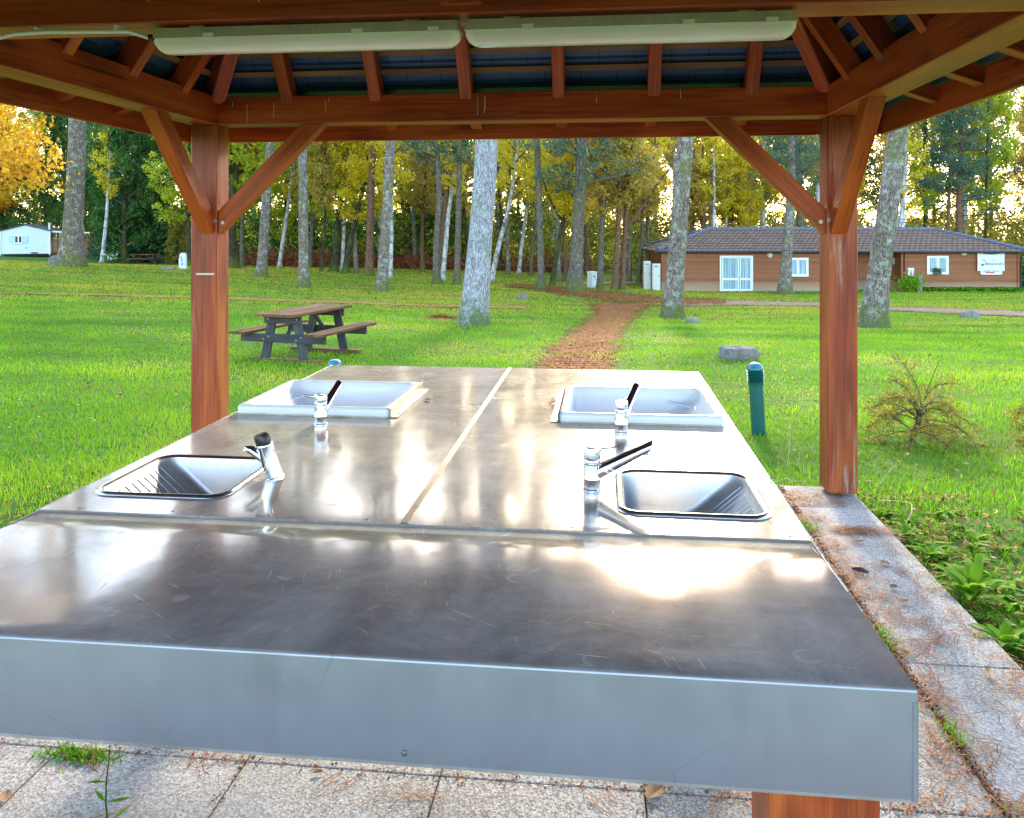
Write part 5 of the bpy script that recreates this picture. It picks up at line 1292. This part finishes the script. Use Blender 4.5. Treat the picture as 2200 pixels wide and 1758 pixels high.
def strip(name, st, mat, lift=.008, jag=.25, ns=60, nc=7, seed=0):
    """st: list of ((pxa,rowa),(pxb,rowb)) cross lines on the ground"""
    A=np.array([ground_at(*a)[:2] for a,b in st]); B=np.array([ground_at(*b)[:2] for a,b in st])
    u=np.linspace(0,len(st)-1,ns); i=np.minimum(u.astype(int),len(st)-2); fr=(u-i)[:,None]
    a=A[i]*(1-fr)+A[i+1]*fr; b=B[i]*(1-fr)+B[i+1]*fr; g=np.random.default_rng(seed)
    w=np.linalg.norm(b-a,axis=1)
    e0=np.convolve(g.normal(size=ns+2),[.25,.5,.25],'valid')*jag*.18*w/np.maximum(w,.3); e1=np.convolve(g.normal(size=ns+2),[.25,.5,.25],'valid')*jag*.18*w/np.maximum(w,.3)
    V=[]
    for k in range(nc):
        s=k/(nc-1); ss=(s+(e0*(1-s)+e1*s)*1.0)[:,None] if k in (0,nc-1) else np.full((ns,1),s)
        V.append(a*(1-ss)+b*ss)
    V=np.stack(V,1); d=np.hypot(V[...,0],V[...,1]); z=terrain(V[...,0],V[...,1])+lift+.0007*d
    J=np.arange(ns*nc).reshape(ns,nc); f=np.stack([J[:-1,:-1],J[:-1,1:],J[1:,1:],J[1:,:-1]],-1).reshape(-1,4)
    o=np_mesh(name,np.concatenate([V,z[...,None]],-1).reshape(-1,3),f,np.tile(1-np.abs(np.linspace(-1,1,nc))**1.5,ns)*(.62 if st is BAND else 1.0),M[mat]); tag(o,kind='structure')
    o.data.polygons.foreach_set('use_smooth',[True]*len(o.data.polygons)); return a,b
MAIN=[((1060,870),(1330,870)),((1112,815),(1342,815)),((1150,770),(1348,770)),((1180,735),(1352,735)),((1228,700),(1366,700)),((1262,672),(1390,672)),((1245,652),(1425,656))]
BAND=[((1085,618),(1085,611)),((1180,632),(1180,612)),((1260,650),(1260,618)),((1340,660),(1340,628)),((1440,661),(1440,638)),((1560,658),(1560,642))]
ROAD=[((1440,662),(1440,645)),((1600,659),(1600,646)),((1765,661),(1765,650)),((1905,670),(1905,660)),((2060,677),(2060,664)),((2200,684),(2200,669)),((2420,694),(2420,677))]
PINK=[((1235,613),(1235,606)),((1300,613),(1300,605)),((1385,612),(1385,603))]
THIN=[((-200,629),(-200,625)),((0,633),(0,629)),((250,638),(250,633)),((494,646),(494,640)),((760,655),(760,648)),((990,664),(990,657)),((1130,666),(1130,658))]
mainAB=strip('earth_path',MAIN,'path',.010,.8,60,9,1); bandAB=strip('earth_path',BAND,'path',.014,.6,50,7,2)
strip('gravel_track',ROAD,'road',.006,.5,60,7,3); strip('gravel_track',PINK,'road',.006,.4,30,5,4)
strip('worn_line',THIN,'drypath',.004,.9,70,5,5)

# ---------------------------------------------------------------- grass, leaves, weeds
def vnoise(x,y,sc,seed):
    g=np.random.default_rng(seed); o=np.zeros_like(x)
    for k in range(7):
        a=g.uniform(0,6.28); f=sc*(1.6**(k*.5)); o=o+np.sin((x*np.cos(a)+y*np.sin(a))*f+g.uniform(0,6.28))*(1.25**-k)
    return o/2.6
def pathmask(px,py):
    def rows(L): 
        r=np.array([(a[1],a[0],b[0]) for a,b in L][::-1]); return np.interp(py,r[:,0],r[:,1]),np.interp(py,r[:,0],r[:,2]),(py>=r[0,0])&(py<=r[-1,0])
    def cols(L):
        c=np.array([(a[0],b[1],a[1]) for a,b in L]); return np.interp(px,c[:,0],c[:,1]),np.interp(px,c[:,0],c[:,2]),(px>=c[0,0])&(px<=c[-1,0])
    l,r,ok=rows(MAIN); m=ok&(px>l)&(px<r); soft=np.where(ok,np.abs((px-l)/(r-l)*2-1),9.0)
    for L in (BAND,ROAD,PINK,THIN):
        t_,b_,ok=cols(L); m|=ok&(py>t_)&(py<b_)
    return m,soft
def scatter(n, Dmin, Dmax, pw, pl=-450, pr=2650, seed=0):
    g=np.random.default_rng(seed); u=g.random(n); e=2-pw
    D=(Dmin**e+(Dmax**e-Dmin**e)*u)**(1/e); p=pl+(pr-pl)*g.random(n); L=(p-CX)/F*D
    x,y=L*cs-D*sn,L*sn+D*cs
    ok=~((x>-2.63)&(x<1.475)&(y>-.7)&(y<5.11)); return x[ok],y[ok],D[ok]
def blades(x,y,z,h,w,lean,seed,wb=.8,midw=1.0,midh=.55):
    g=np.random.default_rng(seed); n=len(x); az=g.uniform(0,6.283,n); fa=g.uniform(0,6.283,n)
    dx,dy=np.cos(az),np.sin(az); sx,sy=np.cos(fa),np.sin(fa); b=np.stack([x,y,z],1)
    s=np.stack([sx,sy,np.zeros(n)],1)*w[:,None]*.5; l=np.stack([dx,dy,np.zeros(n)],1)*(lean*h)[:,None]; up=np.zeros((n,3)); up[:,2]=h
    mid=b+l*.28+up*midh; tip=b+l+up*(1-.25*lean)[:,None]
    V=np.stack([b-s*wb,b+s*wb,mid+s*midw,mid-s*midw,tip],1).reshape(-1,3); k=np.arange(n)*5
    q=np.stack([k,k+1,k+2,k+3],1); t=np.stack([k+3,k+2,k+4],1); return V,q,t
g=np.random.default_rng(31)
x,y,D=scatter(560000,3.2,60,1.40,seed=32)
z=terrain(x,y); px_,py_,_=pix(x,y,z); m,soft=pathmask(px_,py_)
pn=vnoise(x,y,.55,1); pn2=vnoise(x,y,2.3,2); pn3=vnoise(x,y,.16,5)
rn=g.random(len(x)); inner=np.clip((soft+.35*pn2-.45)/.75,0,1); keep=np.where(soft<1.35,rn<.17+.83*inner,~m|(rn<.26))
bare=(x>1.47)&(x<2.55+.25*pn)&(y<4.9)&(y>1.0); keep&=(~bare)|(g.random(len(x))<.42)
bare2=(x<-2.6)&(x>-3.6+.3*pn2)&(y<5.0); keep&=(~bare2)|(g.random(len(x))<.45)
x,y,z,D,pn,pn2,pn3=[a[keep] for a in (x,y,z,D,pn,pn2,pn3)]
n=len(x)
h=(.030+.024*g.random(n)+.016*np.clip(pn2,-1,1)+.010*pn)*(1+.008*np.minimum(D,40)); h=np.maximum(h,.014); tall=g.random(n)<.03; h=np.where(tall,h*1.7,h)
w=.0052*(np.maximum(D,5)/5)**.62*(.7+.6*g.random(n)); lean=g.random(n)**.7*.95
far=np.clip((D-19)/15,0,1)  # yellows distant blades: leaf litter, plus the sunlit band painted into their colour
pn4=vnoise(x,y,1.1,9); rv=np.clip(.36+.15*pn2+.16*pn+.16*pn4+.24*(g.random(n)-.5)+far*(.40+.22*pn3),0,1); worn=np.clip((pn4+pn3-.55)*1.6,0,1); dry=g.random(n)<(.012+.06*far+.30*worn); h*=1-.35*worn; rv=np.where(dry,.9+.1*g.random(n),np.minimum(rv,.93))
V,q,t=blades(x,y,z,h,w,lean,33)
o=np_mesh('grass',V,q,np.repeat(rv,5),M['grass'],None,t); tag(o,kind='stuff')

# fallen leaves: scattered, thicker on the paths and along the slab
def litter(name,x,y,size,mat,seed,lift=.012,flat=.62,asp=.6):
    g=np.random.default_rng(seed); n=len(x); z=terrain(x,y)+lift+g.random(n)*.02
    v,f=leaf_quads(np.stack([x,y,z],1),size*(.6+.8*g.random(n)),size*asp*(.6+.8*g.random(n)),0,seed,flat)
    o=np_mesh(name,v,f,np.repeat(g.random(n),4),M[mat]); return tag(o,kind='stuff')
X=[];Y=[];S=[]
x,y,D=scatter(9500,3.3,55,1.25,seed=41); X.append(x);Y.append(y);S.append(.030+.0016*D)
for (a,b),n,sz in ((mainAB,11000,.040),(bandAB,9000,.07)):
    k=g.random(n)*(len(a)-1); i=k.astype(int); s=(g.normal(.5,.27,n))[:,None]; p=a[i]*(1-s)+b[i]*s; ok=np.ones(n,bool); X.append(p[ok,0]);Y.append(p[ok,1]);S.append(np.full(ok.sum(),sz))
n=1700; x=1.50+np.abs(g.normal(0,.45,n)); y=g.uniform(1.2,5.0,n); X.append(x);Y.append(y);S.append(np.full(n,.034))
n=500; x=g.uniform(-.2,2.2,n); y=5.14+np.abs(g.normal(0,.12,n)); X.append(x);Y.append(y);S.append(np.full(n,.032))
n=1500; x=-2.66-np.abs(g.normal(0,.40,n)); y=g.uniform(1.5,5.3,n); X.append(x);Y.append(y);S.append(np.full(n,.034))
for (px0,py0,r,n) in ((1015,700,1.1,260),(1444,686,.9,200),(1875,710,.9,260),(653,617,1.5,260),(820,619,1.6,300),(153,572,2.4,400),(1686,627,1.6,200),(560,594,1.6,200),(1235,618,2,300)):
    gx_,gy_,_,_=ground_at(px0,py0); X.append(gx_+g.normal(0,r,n));Y.append(gy_+g.normal(0,r,n));S.append(np.full(n,.05 if r<1.3 else .09))
n=15000; D=g.uniform(24,59,n); p=g.uniform(-200,1700,n); L=(p-CX)/F*D; x,y=L*cs-D*sn,L*sn+D*cs; X.append(x);Y.append(y);S.append(.03+.0018*D)
X=np.concatenate(X);Y=np.concatenate(Y);S=np.concatenate(S)
ok=~((X>-2.62)&(X<1.47)&(Y>-.7)&(Y<5.10)); litter('fallen_leaves',X[ok],Y[ok],S[ok],'litter',43)

# broad-leaved weeds along the slab
def rosettes(cx,cy,nl,Lm,Wm,seed,tilt=(.25,.9)):
    g=np.random.default_rng(seed); k=len(cx); idx=np.repeat(np.arange(k),nl); n=len(idx)
    h=Lm[idx]*g.uniform(tilt[0],tilt[1],n); ln=g.uniform(.5,1.0,n)*1.4
    x=cx[idx]+g.normal(0,.012,n); y=cy[idx]+g.normal(0,.012,n); z=terrain(x,y)-.01
    return blades(x,y,z,h,Wm[idx]*(.7+.6*g.random(n)),ln,seed,.25,1.0,.62)+(np.repeat(np.clip(g.random(n)*.8+.1,0,1),5),)
k=230; cx_=1.52+np.abs(g.normal(0,.38,k)); cy_=g.uniform(1.6,5.0,k)
V,q,t,r=rosettes(cx_,cy_,11,g.uniform(.05,.12,k),g.uniform(.014,.028,k),51)
tag(np_mesh('weeds',V,q,r,M['weed'],None,t),kind='stuff')
k=120; cx_=-2.68-np.abs(g.normal(0,.40,k)); cy_=g.uniform(2.0,5.6,k)
V,q,t,r=rosettes(cx_,cy_,9,g.uniform(.04,.09,k),g.uniform(.018,.03,k),52)
tag(np_mesh('weeds',V,q,r,M['weed'],None,t),kind='stuff')
def leafy_plant(name,label,px,py,Lm,Wm,nl,seed,group=None):
    x,y=at_z(px,py,-.05); t=thing(name,label,'plant',(x,y,gz(x,y)),0,group); g=np.random.default_rng(seed)
    for part,n0 in (('outer_leaves',nl),('inner_leaves',nl//2)):
        n=n0; az=np.arange(n)*2.4; V=[];Q=[];Tt=[];c=0
        for i in range(n):
            L=Lm*(.7+.5*g.random())*(1 if part=='outer_leaves' else .7); a=az[i]; el=g.uniform(.7,1.25) if part=='outer_leaves' else g.uniform(1.1,1.4)
            d=np.array([math.cos(a),math.sin(a),0]); s=np.array([-math.sin(a),math.cos(a),0]); P_=np.array([0,0,0.]); e=el
            for j in range(7):
                u=j/6; wd=Wm*(.12+math.sin(math.pi*min(1,u*.95+.05))**.9)*(.85+.3*((j%2)))*.5
                V+= [P_-s*wd+np.array([0,0,wd*.3]),P_.copy(),P_+s*wd+np.array([0,0,wd*.3])]
                if j<6:
                    b=c+j*3; Q+=[[b,b+1,b+4,b+3],[b+1,b+2,b+5,b+4]]
                P_=P_+(d*math.cos(e)+np.array([0,0,math.sin(e)]))*L/6; e-=.22
            c+=21
        np_mesh(part,np.array(V),np.array(Q),np.repeat(g.random(n),21)*.5+.45,M['weed'],t)
leafy_plant('leafy_weed','large upright bright green leafy weed at the slab edge on the right',2088,1292,.22,.042,20,61)
leafy_plant('leafy_weed','small bright green weed sprouting at the slab edge near the lower right corner',2155,1392,.13,.034,9,62)
leafy_plant('leafy_weed','low green leafy weed at the slab edge below the right post',1995,1195,.12,.032,12,63)
leafy_plant('leafy_weed','broad-leaved weed between the right post foot and the large leafy weed',1940,1150,.11,.032,11,64)
# pale dry stalks
sm=MB(); rg=random.Random(9)
for (px,py,px2,py2,bend) in ((1885,1045,1905,985,.06),(1887,1075,1945,1135,.10),(1670,1035,1672,990,.0),(1735,1060,1700,1032,.05),(1700,1034,1640,1052,.06),(1692,1000,1697,905,.01),(205,905,185,935,.02),(1712,1000,1716,972,.01)):
    x0,y0=at_z(px,py,-.06); D0=-x0*sn+y0*cs; x1,y1=at_depth(px2,D0-.02); z1=max(EYE-(py2-HOR)/F*D0,-.03) if abs(px2-px)<45 else -.02
    if abs(px2-px)>=45: x1,y1=at_z(px2,py2,-.04)
    a=Vector((x0,y0,-.06)); b=Vector((x1,y1,z1)); mid=(a+b)/2+Vector((bend,0,bend*.6)); pts=[a.lerp(mid,u*2).lerp(mid.lerp(b,max(0,u*2-1)),u) for u in (0,.2,.4,.6,.8,1)]
    sm.tube(pts,[.0019,.0019,.0018,.0016,.0013,.001],5)
tag(sm.build('dry_stalks',M['cable'],smooth=60),kind='stuff')

# ---------------------------------------------------------------- shrubs on the right
def dry_shrub(name,label,px,py,H,Rr,seed,nb=26):
    x,y,z,D=ground_at(px,py); t=thing(name,label,'shrub',(x,y,z)); g=random.Random(seed); m=MB(); tips=[]
    base=[Vector((0,0,-.05)),Vector((.03,.01,.07)),Vector((.075,.02,.17)),Vector((.10,.03,.26))]
    m.tube(base,[.030,.026,.022,.016],8)
    for k in range(nb):
        s=base[1+k%3]; a=k*2.4+g.uniform(-.4,.4); el=g.uniform(.35,1.4); d=Vector((math.cos(a)*math.cos(el),math.sin(a)*math.cos(el),math.sin(el))); p=s.copy(); L=g.uniform(.6,1.0)*(Rr if el<.8 else H*.75); pts=[p.copy()]
        for i in range(8):
            d=(d+Vector((g.uniform(-.14,.14),g.uniform(-.14,.14),-.20+g.uniform(-.08,.08)))).normalized(); p=p+d*L/8; p.z=max(p.z,.02); pts.append(p.copy())
            if i>1:
                for q in range(3):
                    dd=(d+Vector((g.uniform(-.9,.9),g.uniform(-.9,.9),g.uniform(-.7,.5)))).normalized(); e=p+dd*g.uniform(.05,.13); e.z=max(e.z,.01); m.tube([p,p.lerp(e,.5)+Vector((0,0,.006)),e],[.0020,.0014,.0008],4,cap=False); tips+= [e,p.lerp(e,.6)]
        m.tube(pts,[.0065*(1-.09*i) for i in range(9)],5,cap=False)
    a=Vector((.10,.03,.26)); m.tube([a,a+Vector((.06,.02,.18)),a+Vector((.12,.02,.34)),a+Vector((.17,.01,.46))],[.005,.004,.003,.0015],5,cap=False)
    m.build('branches',M['twig'],t,smooth=60)
    C_=np.array([tuple(q) for q in tips]); gg=np.random.default_rng(seed); idx=gg.integers(0,len(C_),5000); P_=C_[idx]+gg.normal(0,.022,(len(idx),3)); P_[:,2]=np.maximum(P_[:,2],.01)
    v,f=leaf_quads(P_,.026,.011,.2,seed); np_mesh('foliage',v,f,np.repeat(gg.random(len(idx)),4),M['shrub_leaf'],t); return t
dry_shrub('dry_shrub','straggly shrub with arching twigs and ochre leaves right of the right post',1955,952,.62,.56,71)
dry_shrub('dry_shrub','ochre shrub reaching in from the right edge of the picture',2262,975,.5,.50,72,22)

# ---------------------------------------------------------------- things lying and growing on the slab
def needles(cx,cy,n,sx,sy,seed,ang=None,L=.085):
    g=np.random.default_rng(seed); x=cx+g.normal(0,sx,n); y=cy+g.normal(0,sy,n); return x,y
nx_l=[];ny_l=[];na=[]
def bunch(x,y,k,sp,spread_a):
    a0=g.uniform(0,3.14); nx_l.append(x+g.normal(0,sp,k)); ny_l.append(y+g.normal(0,sp,k)); na.append(a0+g.normal(0,spread_a,k))
for i in range(150):                                   # along the dirty joint beside the border strip
    bunch(1.07+g.normal(0,.05),g.uniform(1.0,5.0),9,.035,.9)
for i in range(110): bunch(g.uniform(1.05,1.45),g.uniform(1.0,5.0),7,.025,.35)
for i in range(170): bunch(g.uniform(-2.4,1.1),g.uniform(1.7,4.6),6,.028,.35)
for i in range(60): bunch(g.uniform(.3,1.1),g.uniform(1.2,2.4),8,.03,.4)
for (x0,y0) in ((1.20,4.35),(1.30,4.35),(1.38,4.36)):
    for i in range(8): bunch(x0+g.normal(0,.04),y0+g.normal(0,.012),8,.02,.4)
nx_a=np.concatenate(nx_l); ny_a=np.concatenate(ny_l); an=np.concatenate(na); n=len(nx_a); Ln=.05+.05*g.random(n)
dxn,dyn=np.cos(an)*Ln/2,np.sin(an)*Ln/2; wx,wy=-np.sin(an)*.0015,np.cos(an)*.0015; zb=.0015+.007*g.random(n); z2=.0015+.010*g.random(n); cv=g.normal(0,.006,n)
V=np.stack([np.stack([nx_a-dxn-wx,ny_a-dyn-wy,zb],1),np.stack([nx_a-dxn+wx,ny_a-dyn+wy,zb],1),np.stack([nx_a+wx-np.sin(an)*cv,ny_a+wy+np.cos(an)*cv,(zb+z2)/2+.002],1),np.stack([nx_a-wx-np.sin(an)*cv,ny_a-wy+np.cos(an)*cv,(zb+z2)/2+.002],1),
  np.stack([nx_a+dxn+wx,ny_a+dyn+wy,z2],1),np.stack([nx_a+dxn-wx,ny_a+dyn-wy,z2],1)],1).reshape(-1,3); k=np.arange(n)*6
q=np.concatenate([np.stack([k,k+1,k+2,k+3],1),np.stack([k+3,k+2,k+4,k+5],1)])
okm=np.repeat((nx_a<1.47),1)
tag(np_mesh('pine_needles',V,q,np.repeat(g.random(n),6),M['needle']),kind='stuff')
# crumbs of soil and moss in the joints
n=5200; xj=np.concatenate([1.052+g.normal(0,.012,3000),np.repeat([-1.025,-.456,.113],500)+g.normal(0,.012,1500),g.uniform(-2.4,1.1,700)]); yj=np.concatenate([g.uniform(.8,5.05,3000),g.uniform(.8,4.8,1500),np.repeat([2.265,2.84],350)+g.normal(0,.012,700)])
v,f=leaf_quads(np.stack([xj,yj,np.full(n,.002)+g.random(n)*.005],1),.010,.007,0,81,.4); tag(np_mesh('joint_crumbs',v,f,np.repeat(g.random(n)*.45,4),M['litter']),kind='stuff')
n=700; xj=1.055+g.normal(0,.02,n); yj=g.choice([1.5,1.75,2.15,2.6,3.2,4.36,1.62],n)+g.normal(0,.05,n)
V,q,t=blades(xj,yj,np.zeros(n),.012+.03*g.random(n),np.full(n,.003),g.random(n),82); tag(np_mesh('joint_grass',V,q,np.repeat(.2+.6*g.random(n),5),M['weed'],None,t),kind='stuff')
for (px,py,s,rz,mt,lab,lb) in ((1406,1708,.075,.9,'dryleaf','brown lobed oak leaf on the slab below the middle of the table apron',True),(12,1716,.05,2.0,'dryleaf','small tan leaf on the slab at the lower left corner of the picture',False),
    (683,1664,.03,.4,'dryleaf','small orange-brown leaf on the slab between the two tile joints under the apron',False),(140,1624,.035,1.2,'dryleaf','pale brown leaf beside the moss patch at lower left',False),
    (1846,1166,.045,.3,'dryleaf','tan leaf on the border strip nearest the right post',False),(1901,1212,.05,2.2,'dryleaf','pale curled leaf on the border strip right of the dark feather',False),(1942,1296,.055,.5,'dryleaf','tan leaf on the border strip below the purple-grey leaf',False),
    (1920,1264,.05,.9,'darkleaf','purple-grey leaf on the border strip below the dark feather',False),(1933,1404,.06,2.8,'dryleaf','large tan leaf in the needle-filled joint near the table corner',False),(2124,1449,.05,1.4,'dryleaf','tan leaf on the border strip near the right edge of the picture',False)):
    x,y=at_z(px,py,0); litter_leaf('fallen_leaf',lab,'leaf',(x,y,.003),s,rz,mt,.35,lb,'leaves lying on the slab')
x,y=at_z(1848,1232,0); litter_leaf('feather','dark curved feather lying on the border strip of the slab','feather',(x,y,.004),.075,-.5,'feather',.5)
# sprig growing from the joint under the table, moss patch
x,y=at_depth(232,1.92); t=thing('weed_sprig','thin green sprig with pointed leaves growing from the slab under the table','plant',(x,y,0)); m=MB(); pts=[Vector((.006*math.sin(i*1.1),.0,.048*i)) for i in range(9)]
m.tube(pts,[.0032-.0003*i for i in range(9)],6); m.build('stem',M['weed'],t,smooth=60)
V=[];Q=[];c=0
rg=random.Random(4)
for i in range(1,9):
    for s in (-1,1):
        if rg.random()<.15: continue
        p=pts[i]; a=(0 if s>0 else math.pi)+rg.uniform(-.6,.6); L=rg.uniform(.045,.075)*(1.1-.06*i); d=Vector((math.cos(a),math.sin(a),rg.uniform(-.1,.7))).normalized(); sd=d.cross(Vector((0,0,1))).normalized()*L*.12
        V+=[tuple(p),tuple(p+d*L*.45+sd),tuple(p+d*L),tuple(p+d*L*.45-sd)]; Q.append([c,c+1,c+2,c+3]); c+=4
np_mesh('leaves',np.array(V),np.array(Q),np.full(c,.55),M['weed'],t)
x,y=at_z(165,1625,0); n=420; V,q,tt=blades(x+g.normal(0,.05,n),y+g.normal(0,.018,n),np.zeros(n),.006+.014*g.random(n),np.full(n,.005),g.random(n),84); tag(np_mesh('moss',V,q,np.repeat(.1+.5*g.random(n),5),M['weed'],None,tt),kind='stuff')
# ---------------------------------------------------------------- daylight
SUN_EL=R(20.3); L_,D_=math.tan(R(10.4)),1.0
sx,sy=W(L_,D_); l=math.hypot(sx,sy); sx/=l; sy/=l
sv=Vector((sx*math.cos(SUN_EL),sy*math.cos(SUN_EL),math.sin(SUN_EL)))
w=bpy.data.worlds.new('World'); SC.world=w; w.use_nodes=True; nt=w.node_tree
bg=nt.nodes['Background']; sk=nt.nodes.new('ShaderNodeTexSky'); sk.sky_type='NISHITA'; sk.sun_disc=False
sk.sun_elevation=SUN_EL; sk.sun_rotation=math.atan2(sx,sy); sk.air_density=1.0; sk.dust_density=1.0; sk.ozone_density=1.0
nt.links.new(sk.outputs[0],bg.inputs[0]); bg.inputs[1].default_value=.15
sl_=bpy.data.lights.new('sun','SUN'); sl_.energy=1.0; sl_.angle=R(5); sl_.color=(1.0,.84,.60)
so=bpy.data.objects.new('sun',sl_); COL.objects.link(so); so.rotation_euler=(-sv).to_track_quat('-Z','Y').to_euler(); so.location=(20,40,30)
cam=bpy.data.cameras.new('camera'); co=bpy.data.objects.new('camera',cam); COL.objects.link(co)
co.location=(0,0,EYE); co.rotation_euler=(R(90),0,YAW); cam.sensor_width=36; cam.lens=36*F/2200; cam.shift_y=-(879-HOR)/2200; cam.clip_start=.05; cam.clip_end=1500
SC.camera=co
vs=SC.view_settings; vs.view_transform='Standard'; vs.look='None'; vs.gamma=1; vs.use_curve_mapping=False; vs.exposure=2.9
SC.cycles.use_denoising=True; SC.cycles.max_bounces=8; SC.cycles.diffuse_bounces=4; SC.cycles.glossy_bounces=4; SC.cycles.transparent_max_bounces=8
SC.cycles.sample_clamp_indirect=8
